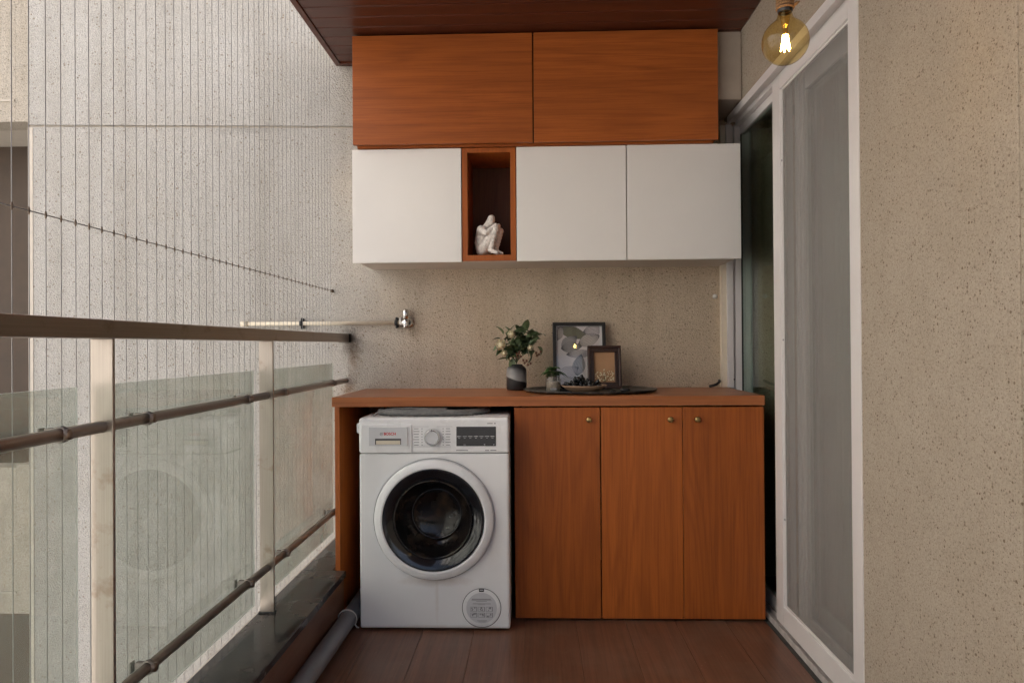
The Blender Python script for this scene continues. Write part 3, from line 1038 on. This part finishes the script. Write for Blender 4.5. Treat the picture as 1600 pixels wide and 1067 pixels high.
# pump cover, bottom corner
PC = (-.2165, 2.812, .0925)
MB().lathe([(.0785, -.0009), (.0762, -.0013)], PC, 'Y', 64).build('cover_seam', M['seam'], wm)
cv = MB().lathe([(.0760, -.0006), (.0755, -.0012), (.070, -.0020), (0, -.0022)], PC, 'Y', 64).build('pump_cover', M['enamel'], wm)
box('cover_notch', PC[0]-.010, PC[0]+.010, PC[1]-.0034, PC[1]-.0015, PC[2]+.0650, PC[2]+.0775, M['black'], cv)
box('notch_mark', PC[0]-.007, PC[0]+.007, PC[1]-.0038, PC[1]-.0034, PC[2]+.0705, PC[2]+.0740, M['enamel_grey'], cv)
st = MB().lathe([(.0610, -.0026), (0, -.0028)], PC, 'Y', 48).build('sticker', M['enamel_grey'], cv)
yf = PC[1]-.0029
rw = [(PC[0]-.001, PC[2]+.0355, .076, .0030), (PC[0], PC[2]+.0305, .080, .0016), (PC[0], PC[2]+.0265, .042, .0016), (PC[0]+.001, PC[2]+.0175, .072, .0022), (PC[0], PC[2]+.0135, .030, .0014),
      (PC[0]+.002, PC[2]-.050, .040, .0022), (PC[0]+.002, PC[2]-.0545, .028, .0018)]
for r_ in range(2):
    for c_ in range(3):
        cx = PC[0]-.031+c_*.031
        cz = PC[2]-.004-r_*.0235
        rw += [(cx, cz+.0085, .0265, .0012), (cx, cz-.0085, .0265, .0012), (cx-.0128, cz, .0012, .017), (cx+.0120, cz, .0030, .017)]
        for k in range(4):
            rw.append((cx+rnd.uniform(-.008, .006), cz+rnd.uniform(-.005, .005), rnd.uniform(.003, .008), rnd.uniform(.003, .007)))
sp_ = bars('sticker_print', rw, yf, st)
box('hose_bracket', -.7240, -.7062, 2.845, 2.875, .785, .826, M['enamel_grey'], wm, .005, 2)

hs_ = thing('coiled_hose', 'flattened grey hose coiled on top of the washing machine', 'hose', (-.45, 3.0, .852))
def smooth_path(pts, n=6):
    pts = [Vector(p) for p in pts]
    out = []
    for i in range(len(pts)-1):
        p0, p1, p2, p3 = pts[max(i-1, 0)], pts[i], pts[i+1], pts[min(i+2, len(pts)-1)]
        for k in range(n):
            t = k/n
            out.append(.5*((2*p1)+(p2-p0)*t+(2*p0-5*p1+4*p2-p3)*t*t+(3*p1-p0-3*p2+p3)*t**3))
    out.append(pts[-1])
    return out
pth = smooth_path([(-.655, 3.02, .864), (-.635, 2.91, .865), (-.53, 2.865, .866), (-.38, 2.867, .8655), (-.27, 2.90, .864), (-.20, 3.02, .864), (-.30, 3.15, .864), (-.5, 3.2, .864), (-.62, 3.12, .8645), (-.62, 3.04, .872), (-.5, 2.90, .872), (-.36, 2.90, .870)], 10)
MB().tube(pth, [.0118+.0010*(i % 2) for i in range(len(pth))], 12).build('corrugated_hose', M['hose'], hs_)
pth = smooth_path([(-.665, 2.885, .8535), (-.64, 2.885, .868), (-.595, 2.885, .8785), (-.54, 2.887, .8810), (-.46, 2.888, .8800), (-.38, 2.888, .8740), (-.30, 2.885, .8650), (-.25, 2.885, .8560)], 6)
MB().tube(pth, .0036, 8).build('cable_loop', M['hose'], hs_)

# ------------------------------------------------------------------ counter-top ornaments
ZC = .9266
TY, TX = 3.215, .252
tray = MB().lathe([(0, .0035), (.262, .0035), (.280, .0045), (.295, .0120), (.303, .0135), (.3035, .0100), (.292, .0025), (.275, .0), (0, 0)], (TX, TY, ZC+.0005), 'Z', 72, 1.0, .84).build('round_tray', M['tray'])
tag(tray, 'wide low dark slate tray holding the ornaments on the counter', 'tray')
ZT = ZC+.0005+.0035

vx, vy = -.084, 3.33
vase = MB().lathe([(0, 0), (.040, 0), (.0455, .004), (.0475, .012), (.0480, .085), (.0460, .100), (.0385, .111), (.030, .116), (.029, .122), (.0265, .122), (.026, .116), (.040, .100), (.043, .02), (0, .014)], (vx, vy, ZC+.0003), 'Z', 40).build('vase', M['vase'])
tag(vase, 'squat black vase with a slanted grey glaze band', 'vase')

def leaf_mesh(name, l, w, curl, fold, mat, seg=6):
    b = MB()
    rows = []
    for i in range(seg+1):
        t = i/seg
        ww = w*math.sin(math.pi*min(1, t**.8*.97+.03))**.8 if 0 < t < 1 else w*.04
        x = l*t*math.cos(curl*t)
        z = l*t*math.sin(-curl*t)*.9
        rows.append([b.bm.verts.new((x, -ww, z+fold*ww)), b.bm.verts.new((x, 0, z)), b.bm.verts.new((x, ww, z+fold*ww))])
    for a, c in zip(rows, rows[1:]):
        for k in range(2):
            f = b.bm.faces.new((a[k], a[k+1], c[k+1], c[k]))
            f.smooth = True
    me = bpy.data.meshes.new(name)
    b.bm.to_mesh(me)
    b.bm.free()
    me.materials.append(mat)
    return me

def place(me, name, parent, loc, direction, roll=0.0, sc=1.0):
    o = bpy.data.objects.new(name, me)
    COL.objects.link(o)
    o.parent = parent
    o.location = Vector(loc)-WL[parent.name]
    q = Vector(direction).normalized().to_track_quat('X', 'Z')
    o.rotation_mode = 'QUATERNION'
    from mathutils import Quaternion
    o.rotation_quaternion = q @ Quaternion((1, 0, 0), roll)
    o.scale = (sc, sc, sc)
    return o

bq = thing('flower_bouquet', 'loose bouquet of cream roses and dark green leaves in the vase', 'bouquet', (vx, vy, ZC+.05))
L1 = leaf_mesh('leaf', .062, .014, .5, .35, M['leaf'])
L2 = leaf_mesh('leaf', .048, .017, .9, .25, M['leaf'])
L3 = leaf_mesh('leaf', .075, .012, .2, .4, M['leaf'])
top = Vector((vx, vy, ZC+.115))
tips = []
S = 3.33/1100
def at_px(x, y, dy=0.0):   # metres beside and above the vase axis, read off the photograph's scale
    return Vector((vx+(x-807)*S, vy+dy, ZC+.124-(y-572)*S))
r2 = random.Random(11)
clusters = [(789, 545, 10), (800, 528, 14), (812, 540, 16), (822, 533, 12), (805, 550, 14), (818, 552, 12), (828, 548, 8), (798, 560, 8), (832, 528, 7), (812, 524, 8)]
for cx, cy, n in clusters:
    c = at_px(cx, cy, r2.uniform(-.03, .02))
    stem_end = c
    MB().tube(smooth_path([top+Vector((r2.uniform(-.012, .012), r2.uniform(-.012, .012), -.06)), top+Vector((0, 0, .01)), (top+c)/2+Vector((0, 0, .012)), c], 4), .0016, 5).build('stem', M['stem'], bq)
    for k in range(int(n*1.5)):
        d = (c-top).normalized()*.6+Vector((r2.uniform(-1, 1), r2.uniform(-1, .7), r2.uniform(-.8, .9)))
        place(r2.choice((L1, L2, L2, L3)), 'leaf', bq, c+Vector((r2.uniform(-.012, .012), r2.uniform(-.02, .015), r2.uniform(-.012, .012))), d, r2.uniform(-1.2, 1.2), r2.uniform(.60, 1.05))
# single large leaves that stand out of the outline
for (x, y, dx, dz, s) in ((821, 522, .12, 1, .95), (815, 523, -.1, 1, .8), (787, 526, -.35, .9, .8), (783, 533, -1, .25, .6), (826, 553, .75, -.8, 1.0), (801, 563, -.05, -1, .9), (842, 528, .5, .5, .7), (797, 558, -.4, -.9, .7), (840, 545, .6, -.3, .8)):
    place(r2.choice((L1, L2)), 'leaf', bq, at_px(x, y, -.02), (dx, -.25, dz), r2.uniform(-.4, .4), s*1.3)
def rose(c, r, open_=1.0):
    root = MB().sphere(c, r*.42, (1, 1, .9), 10, 7).build('rose', M['petal'], bq)
    me = None
    b = MB()
    n = 5
    rows = []
    for i in range(n+1):
        t = i/n
        row = []
        for j in range(5):
            s = (j-2)/2
            w = r*.62*math.sin(math.pi*(.12+.74*t))
            a = s*w
            row.append(b.bm.verts.new((r*1.0*t*(1-.10*t)-.25*r*abs(s)*abs(s)*t, a, -.45*r*math.sin(t*2.2)+.30*r*s*s+.12*r*t*t*t)))
        rows.append(row)
    for a, c2 in zip(rows, rows[1:]):
        for k in range(4):
            f = b.bm.faces.new((a[k], a[k+1], c2[k+1], c2[k]))
            f.smooth = True
    me = bpy.data.meshes.new('petal')
    b.bm.to_mesh(me)
    b.bm.free()
    me.materials.append(M['petal'])
    out = Vector((-.35, -.85, .2)).normalized()
    u = out.orthogonal().normalized()
    w_ = out.cross(u)
    for ring, (cnt, tilt, sc) in enumerate(((4, .25, .75), (5, .6, .9), (6, 1.0, 1.0))):
        for k in range(cnt):
            a = 2*math.pi*k/cnt+ring*.6
            d = (u*math.cos(a)+w_*math.sin(a))*math.sin(tilt+.25)+out*math.cos(tilt+.25)
            o = bpy.data.objects.new('petal', me)
            COL.objects.link(o)
            o.parent = root
            o.location = Vector(c)-WL[root.name]
            z = (out - d*out.dot(d))
            z = z.normalized() if z.length > .01 else u
            yv = z.cross(d)
            mm = Matrix((d, yv, z)).transposed()
            o.rotation_euler = mm.to_euler()
            o.scale = (sc,)*3
rose(at_px(784, 542, -.075), .032)
rose(at_px(789, 555, -.070), .020)
rose(at_px(800, 526, -.070), .024)
rose(at_px(829, 547, -.065), .017)
for (x, y) in ((811, 556), (814, 560), (808, 558), (812, 553), (838, 555), (842, 557), (845, 553), (839, 559), (820, 570), (825, 573), (823, 567), (818, 566), (829, 571), (810, 562)):
    MB().sphere(at_px(x, y, -.05), .0055, (1, 1, 1.2), 8, 6).build('berry', M['berry'], bq)

# jar with a sprig
jx, jy = .083, 3.10
jar = MB().lathe([(0, 0), (.031, 0), (.0335, .004), (.0335, .058), (.030, .064), (.030, .070), (.0315, .072), (.0285, .072), (.0285, .064), (.031, .058), (.031, .006), (0, .004)], (jx, jy, ZT+.0003), 'Z', 32).build('jar', M['jar'])
tag(jar, 'small clear glass jar with a green sprig on the tray', 'jar')
MB().lathe([(0, .0), (.0296, .0), (.0296, .040), (.02, .043), (0, .044)], (jx, jy, ZT+.0052), 'Z', 24).build('filling', M['jarfill'], jar)
bars('jar_print', [(jx, ZT+.018, .030, .006), (jx-.002, ZT+.011, .022, .003)], jy-.0338, jar)
sg = thing('leafy_sprig', 'short sprig of dark green leaves standing in the glass jar', 'plant', (jx, jy, ZT+.05))
LS = leaf_mesh('leaf', .054, .017, .7, .3, M['leaf2'])
MB().tube([(jx, jy, ZT+.048), (jx+.002, jy, ZT+.085)], .0018, 6).build('stem', M['stem'], sg)
for k in range(22):
    a = r2.uniform(0, 6.28)
    z = ZT+.068+r2.uniform(0, .036)
    place(LS, 'leaf', sg, (jx+.006*math.cos(a), jy+.006*math.sin(a), z), (math.cos(a), math.sin(a)*.8, r2.uniform(.1, 1.1)), r2.uniform(-.5, .5), r2.uniform(.6, 1.0))
place(LS, 'leaf', sg, (jx+.012, jy-.01, ZT+.084), (1, -.2, .25), 0, 1.15)
place(LS, 'leaf', sg, (jx-.010, jy-.01, ZT+.088), (-1, -.2, .3), 0, 1.0)

# bowl and dark pods
bx_, by_ = .218, 3.10
bowl = MB().lathe([(0, .002), (.052, .0), (.060, .003), (.078, .014), (.094, .025), (.1015, .031), (.0985, .032), (.088, .026), (.06, .012), (0, .009)], (bx_, by_, ZT+.0003), 'Z', 48).build('bowl', M['bowl'])
tag(bowl, 'shallow pale wooden bowl on the tray', 'bowl')
pod = thing('dried_pods', 'heap of glossy black dried pods in the wooden bowl', 'dried pods', (bx_, by_, ZT+.012))
b = MB()
b.lathe([(0, 0), (.004, .004), (.0085, .014), (.0095, .024), (.0065, .034), (0, .039)], (0, 0, 0), 'Z', 10)
p0 = b.build('pod', M['darkfruit'], pod)
me_p = p0.data
bpy.data.objects.remove(p0)
for k in range(60):
    a = r2.uniform(0, 6.28)
    rr_ = .060*math.sqrt(r2.random())
    z = ZT+.014+.034*(1-(rr_/.062)**2)*r2.random()
    o = bpy.data.objects.new('pod', me_p)
    COL.objects.link(o)
    o.parent = pod
    o.location = Vector((bx_-.004+rr_*math.cos(a), by_+rr_*.8*math.sin(a), z))-WL[pod.name]
    d = Vector((math.cos(a)*rr_*16+r2.uniform(-.5, .5), math.sin(a)*rr_*16+r2.uniform(-.5, .5), r2.uniform(.3, 1)))
    o.rotation_euler = d.to_track_quat('Z', 'Y').to_euler()
    s = r2.uniform(.75, 1.15)
    o.scale = (s, s, s)
# pebbles and a dark fan-shaped leaf
for (x, y, r_, lab) in ((.342, 3.06, .0125, 'smaller black pebble lying on the tray beside the bowl'), (.395, 3.09, .0190, 'larger flat black pebble on the tray by the walnut frame')):
    o = MB().sphere((x, y, ZT+r_*.55), r_, (1.15, .95, .55), 16, 10).build('pebble', M['stone'])
    tag(o, lab, 'pebble', 'black pebbles on the tray')
b = MB()
b.poly([(.105, 3.15, ZT+.002), (.112, 3.155, ZT+.036), (.128, 3.15, ZT+.020), (.165, 3.07, ZT+.004), (.150, 3.05, ZT+.002)])
o = b.build('dried_leaf', M['stone'])
sm = o.modifiers.new('t', 'SOLIDIFY')
sm.thickness = .0025
tag(o, 'dark pointed dried leaf between the glass jar and the bowl', 'leaf')

# framed prints: built upright at the origin, then leaned
def leaned(fn, loc, lean, turn):
    mt = Matrix.Translation(loc) @ Matrix.Rotation(turn, 4, 'Z') @ Matrix.Rotation(lean, 4, 'X')
    return fn(mt)
def frame_bars(w, h, f, d, prof=0.0):
    res = []
    for (x0, x1, z0, z1) in ((-w/2, w/2, 0, f), (-w/2, w/2, h-f, h), (-w/2, -w/2+f, f, h-f), (w/2-f, w/2, f, h-f)):
        res.append((x0, x1, z0, z1))
    return res
def big_frame(mt):
    w, h, f, d = .258, .322, .0155, .022
    t = thing('framed_print', 'black framed print of grey and olive leaves leaning on the wall', 'framed print', mt.translation)
    for (x0, x1, z0, z1) in frame_bars(w, h, f, d):
        MB().box(x0, x1, -d, 0, z0, z1, .001).xf(mt).build('frame_bar', M['frameblack'], t)
    MB().box(-w/2+f, w/2-f, -.006, -.001, f, h-f).xf(mt).build('mount', M['mat'], t)
    pr = MB().box(-w/2+f+.006, w/2-f-.012, -.0068, -.0062, f+.004, h-f-.002).xf(mt).build('print', M['art_ground'], t)
    def petal(name, mat, cx, cz, l, wd, ang, y, veins=4):
        n = 10
        pts_u, pts_l = [], []
        for i in range(n+1):
            tt = i/n
            ww = wd*math.sin(math.pi*tt**.85)
            pts_u.append((l*tt, ww))
            pts_l.append((l*tt, -ww))
        ring = pts_u+pts_l[::-1][1:-1]
        ca, sa = math.cos(ang), math.sin(ang)
        X0, X1, Z0, Z1 = -w/2+f+.007, w/2-f-.013, f+.005, h-f-.003
        cl = lambda p: (min(max(p[0], X0), X1), min(max(p[1], Z0), Z1))
        tr = lambda p: cl((cx+p[0]*ca-p[1]*sa, cz+p[0]*sa+p[1]*ca))
        b = MB()
        P = []
        for p in ring:
            q = tr(p)
            if not P or (abs(P[-1][0]-q[0])+abs(P[-1][1]-q[1])) > 1e-5:
                P.append(q)
        if len(P) > 3:
            b.poly([(p[0], y, p[1]) for p in P])
            b.xf(mt).build(name, mat, pr, normals=False)
        b = MB()
        for v in range(-veins, veins+1):
            k = v/veins
            prev = None
            for i in range(n+1):
                tt = i/n
                ww = wd*math.sin(math.pi*tt**.85)*k
                q = tr((l*tt, ww))
                if prev and abs(prev[0]-q[0])+abs(prev[1]-q[1]) > 1e-4:
                    dx, dz = q[0]-prev[0], q[1]-prev[1]
                    ln = math.hypot(dx, dz)
                    ox, oz = -dz/ln*.0008, dx/ln*.0008
                    b.poly([(prev[0]-ox, y-.0002, prev[1]-oz), (q[0]-ox, y-.0002, q[1]-oz), (q[0]+ox, y-.0002, q[1]+oz), (prev[0]+ox, y-.0002, prev[1]+oz)])
                prev = q
        b.xf(mt).build('drawn_lines', M['art_line'], pr, normals=False)
    yb = -.0070
    petal('printed_leaf', M['art_green'], -.108, .300, .17, .030, -.32, yb-.0001)
    petal('printed_leaf', M['art_grey'], -.085, .190, .10, .032, .72, yb-.0002)
    petal('printed_leaf', M['art_grey'], -.090, .195, .105, .026, .10, yb-.0004)
    petal('printed_leaf', M['art_beige'], -.005, .215, .12, .030, .38, yb-.0005)
    petal('printed_leaf', M['art_lilac'], .020, .275, .12, .028, .2, yb-.0006)
    petal('printed_leaf', M['art_beige'], -.110, .235, .08, .020, 1.2, yb-.0008)
    petal('printed_leaf', M['art_lilac'], -.065, .165, .14, .020, .05, yb-.0009)
    petal('printed_leaf', M['art_grey'], -.015, .060, .11, .030, 1.35, yb-.0011)
    petal('printed_leaf', M['art_lilac'], -.108, .040, .12, .036, .55, yb-.0012)
    petal('printed_leaf', M['art_beige'], -.108, .015, .10, .030, .25, yb-.0014)
    gm = MB().box(-w/2+f, w/2-f, -.0145, -.0135, f, h-f).xf(mt).build('glazing', M['jar_clear'], t)
    return t
M['jar_clear'] = thin_glass('frame_glazing', (.98, .98, .98), 0, 1.45)
leaned(big_frame, Vector((.222, 3.425, ZC+.0012)), R(-9), R(3))
def small_frame(mt):
    w, h, f, d = .158, .203, .030, .020
    t = thing('photo_frame', 'small dark walnut frame with white flowers on brown card', 'photo frame', mt.translation)
    for (x0, x1, z0, z1) in frame_bars(w, h, f, d):
        MB().box(x0, x1, -.010, 0, z0, z1, .0012).xf(mt).build('frame_bar', M['framewood'], t)
    for (x0, x1, z0, z1) in frame_bars(w, h, .012, d):
        MB().box(x0, x1, -.020, -.0101, z0, z1, .003, 2).xf(mt).build('outer_moulding', M['framewood'], t)
    q = .009
    for (x0, x1, z0, z1) in ((-w/2+f-q, w/2-f+q, f-q, f), (-w/2+f-q, w/2-f+q, h-f, h-f+q), (-w/2+f-q, -w/2+f, f, h-f), (w/2-f, w/2-f+q, f, h-f)):
        MB().box(x0, x1, -.0145, -.0101, z0, z1, .0015).xf(mt).build('inner_moulding', M['framewood'], t)
    card = MB().box(-w/2+f, w/2-f, -.004, -.001, f, h-f).xf(mt).build('card', M['kraft'], t)
    b = MB()
    for k in range(9):
        x = rnd.uniform(-.038, .038)
        b.tube([(rnd.uniform(-.008, .008), -.005, f+.001), (x*.6, -.006, f+.02), (x, -.006, f+.030+rnd.uniform(0, .03))], .0006, 4)
    b.xf(mt).build('flower_stems', M['stem'], card)
    fl = None
    for k in range(70):
        x = rnd.uniform(-.045, .045)
        zt = f+.004+rnd.random()*(.055-.25*abs(x))
        p = mt @ Vector((x, -.0062, zt))
        if fl is None:
            fl = MB().sphere(p, .0026, (1, .6, 1), 6, 5).build('white_flower', M['petal'], card)
        else:
            copy_part(fl, card, p)
    return t
leaned(small_frame, Vector((.331, 3.325, ZT+.0008)), R(-8), R(2))

# black cable stub and wall plug by the window frame
cb = MB().tube(smooth_path([(.850, 3.45, ZC+.006), (.875, 3.44, ZC+.014), (.893, 3.45, ZC+.022), (.905, 3.47, ZC+.030), (.91, 3.499, ZC+.032)], 4), .0065, 8).build('cable_stub', M['black'])
tag(cb, 'short black cable end coming out above the counter corner', 'cable')
an = MB().lathe([(0, -.02), (.006, -.018), (.008, -.01), (.012, -.008), (.012, 0)], (.893, 3.4995, 1.372), 'Y', 12).build('wall_hook', M['anchor'])
tag(an, 'small white plastic hook on the wall beside the door frame', 'hook')

# ------------------------------------------------------------------ sliding door
sd = thing('sliding_door', 'white framed sliding door with insect screen and glass panels', 'door', (1.0, 2.8, 0))
fr = MB()
fr.box(.938, .952, 2.075, 3.42, 2.196, 2.2315)
fr.box(.953, .975, 2.075, 3.42, 2.205, 2.2315)
fr.box(.976, 1.00, 2.075, 3.42, 2.186, 2.2315)
fr.box(1.001, 1.06, 2.075, 3.42, 2.205, 2.2315)
fr.build('header', M['pvc'], sd)
fr = MB()
fr.box(.952, 1.06, 2.070, 2.104, 0.001, 2.1955)
fr.box(.941, .9515, 2.062, 2.098, 0.001, 2.1955, .001)
fr.build('near_jamb', M['pvc'], sd)
fr = MB()
fr.box(.9405, .968, 3.450, 3.499, .9275, 2.204)
fr.box(.9685, .9805, 3.474, 3.499, .0015, 2.204)
fr.box(.981, 1.008, 3.450, 3.499, .0015, 2.204)
fr.box(1.0155, 1.06, 3.450, 3.499, .0015, 2.204)
fr.build('far_jamb', M['pvc'], sd)
box('jamb_trim', .916, .940, 3.462, 3.499, .9275, 2.204, M['cream'], sd)
box('gasket', 1.0085, 1.015, 3.448, 3.499, .0015, 2.16, M['gasket'], sd)
MB().lathe([(0, -.003), (.0045, -.002), (.0045, 0)], (.9745, 3.4735, .965), 'Y', 10).build('drain_hole', M['gasket'], sd)
box('sealant_strip', .9435, .9580, 2.0, 3.45, -.004, .0030, M['grit'], sd)
b = MB()
b.box(.9585, .9640, 2.075, 3.45, -.004, .026)
b.box(.9641, 1.06, 2.075, 3.45, -.004, .014)
b.box(.990, .9960, 2.075, 3.45, .0141, .030)
b.build('sill_track', M['pvc_dirty'], sd)
# fixed glass panel at the far end
fp = MB()
fp.box(1.004, 1.027, 2.861, 3.44, 2.152, 2.204, .001)
fp.box(1.004, 1.027, 2.861, 3.44, .0145, .075, .001)
fp.box(1.004, 1.027, 2.81, 2.86, .0145, 2.204, .001)
p = fp.build('glass_panel', M['pvc'], sd)
box('pane', 1.014, 1.019, 2.8605, 3.446, .0755, 2.1515, M['doorglass'], p)
# inner sliding glass panel behind the screen
ip = MB()
ip.box(1.034, 1.055, 2.12, 2.19, .0145, 2.19, .001)
ip.box(1.040, 1.055, 2.70, 2.795, .0145, 2.19, .001)
for yr in (2.702, 2.738, 2.776):
    ip.box(1.028, 1.0395, yr, yr+.014, .0145, 2.19, .002)
ip.box(1.034, 1.055, 2.19, 2.70, .0145, .100, .001)
ip.box(1.034, 1.055, 2.19, 2.70, 2.10, 2.19, .001)
p = ip.build('inner_panel', M['pvc'], sd)
box('pane', 1.043, 1.048, 2.1905, 2.6995, .1005, 2.0995, M['doorglass'], p)
# screen panel
P0, P1, PZ0, PZ1 = 2.113, 2.866, .034, 2.178
sp2 = MB()
sp2.box(.9665, .9885, P0, P0+.070, PZ0, PZ1, .0015)
sp2.box(.9665, .9885, P1-.080, P1, PZ0, PZ1, .0015)
sp2.box(.9667, .9883, P0+.0702, P1-.0802, PZ0, PZ0+.078, .0015)
sp2.box(.9667, .9883, P0+.0702, P1-.0802, PZ1-.045, PZ1, .0015)
p = sp2.build('screen_frame', M['pvc'], sd)
b = MB()
a0, a1, c0, c1 = P0+.0702, P1-.0802, PZ0+.078, PZ1-.045
b.box(.9735, .9795, a1-.010, a1-.0002, c0, c1)
b.box(.9735, .9795, a0, a0+.008, c0, c1)
b.box(.9735, .9795, a0+.0082, a1-.0102, c0, c0+.008)
b.box(.9735, .9795, a0+.0082, a1-.0102, c1-.008, c1)
b.build('spline_bead', M['pvc'], p)
MB().box(.9770, .9773, a0+.008, a1-.010, c0+.008, c1-.008).build('insect_mesh', M['mesh'], p)
for z_ in (.45, 1.15, 1.85):
    box('bead_clip', .9715, .9736, a1-.012, a1-.002, z_, z_+.006, M['ink'], p)
# curtain inside
b = MB()
n = 120
rows = []
for i in range(n+1):
    y_ = 2.02+1.5*i/n
    x_ = 1.135+.018*math.sin(i*.95)+.008*math.sin(i*.37+1)
    if y_ > 2.86:
        break
    rows.append((b.bm.verts.new((x_, y_, .01)), b.bm.verts.new((x_, y_, 2.22))))
for a, c in zip(rows, rows[1:]):
    f = b.bm.faces.new((a[0], c[0], c[1], a[1]))
    f.smooth = True
cu = b.build('curtain', M['curtain'])
sm = cu.modifiers.new('t', 'SOLIDIFY')
sm.thickness = .001
tag(cu, 'plain grey curtain hanging behind the insect screen', 'curtain')

# ------------------------------------------------------------------ pendant bulb
BX, BY, BZ = .531, 1.49, 1.771
pl = thing('pendant_lamp', 'lit amber globe bulb hanging on a thick jute rope', 'lamp', (BX, BY, BZ-.047))
r0 = .0475
prof = [(0, -r0)]
for i in range(1, 25):
    a = -math.pi/2+math.pi*i/30
    prof.append((r0*math.cos(a), r0*math.sin(a)))
prof += [(.0215, .0435), (.0165, .050), (.0145, .057), (.0138, .066)]
MB().lathe(prof, (BX, BY, BZ), 'Z', 48).build('bulb_glass', M['amber'], pl)
MB().lathe([(.0136, .060), (.0150, .062), (.0165, .070), (.0165, .080), (0, .082)], (BX, BY, BZ), 'Z', 24).build('socket', M['black'], pl)
MB().lathe([(0, .010), (.004, .012), (.006, .03), (.0105, .055), (.0115, .06)], (BX, BY, BZ), 'Z', 16).build('glass_stem', M['amber'], pl)
for k in range(6):
    a = k*math.pi/3+.4
    f_ = MB().tube([(BX+.0045*math.cos(a), BY+.0045*math.sin(a), BZ+.014), (BX+.0095*math.cos(a), BY+.0095*math.sin(a), BZ-.018)], .0011, 6).build('filament', M['filament'], pl)
b = MB()
zt = CEIL-.001
n = 90
for s in range(3):
    ph = s*2*math.pi/3
    b.tube([(BX+.0078*math.cos(ph+i*.42), BY+.0078*math.sin(ph+i*.42), BZ+.076+(zt-BZ-.076)*i/n) for i in range(n+1)], .0086, 8)
b.build('rope', M['rope'], pl)
b = MB()
for i in range(5):
    b.lathe([(.0130, 0), (.0178, .0012), (.0190, .0035), (.0178, .0058), (.0130, .007)], (BX, BY, BZ+.0665+i*.0066), 'Z', 24)
b.tube([(BX+.014, BY-.01, BZ+.072), (BX+.021, BY-.012, BZ+.076), (BX+.026, BY-.012, BZ+.079)], [.004, .0032, .0012], 6)
b.build('rope_binding', M['rope'], pl)
MB().lathe([(0, 0), (.05, 0), (.05, -.022), (.03, -.03), (.018, -.032)], (BX, BY, CEIL-.0005), 'Z', 28).build('ceiling_rose', M['black'], pl)
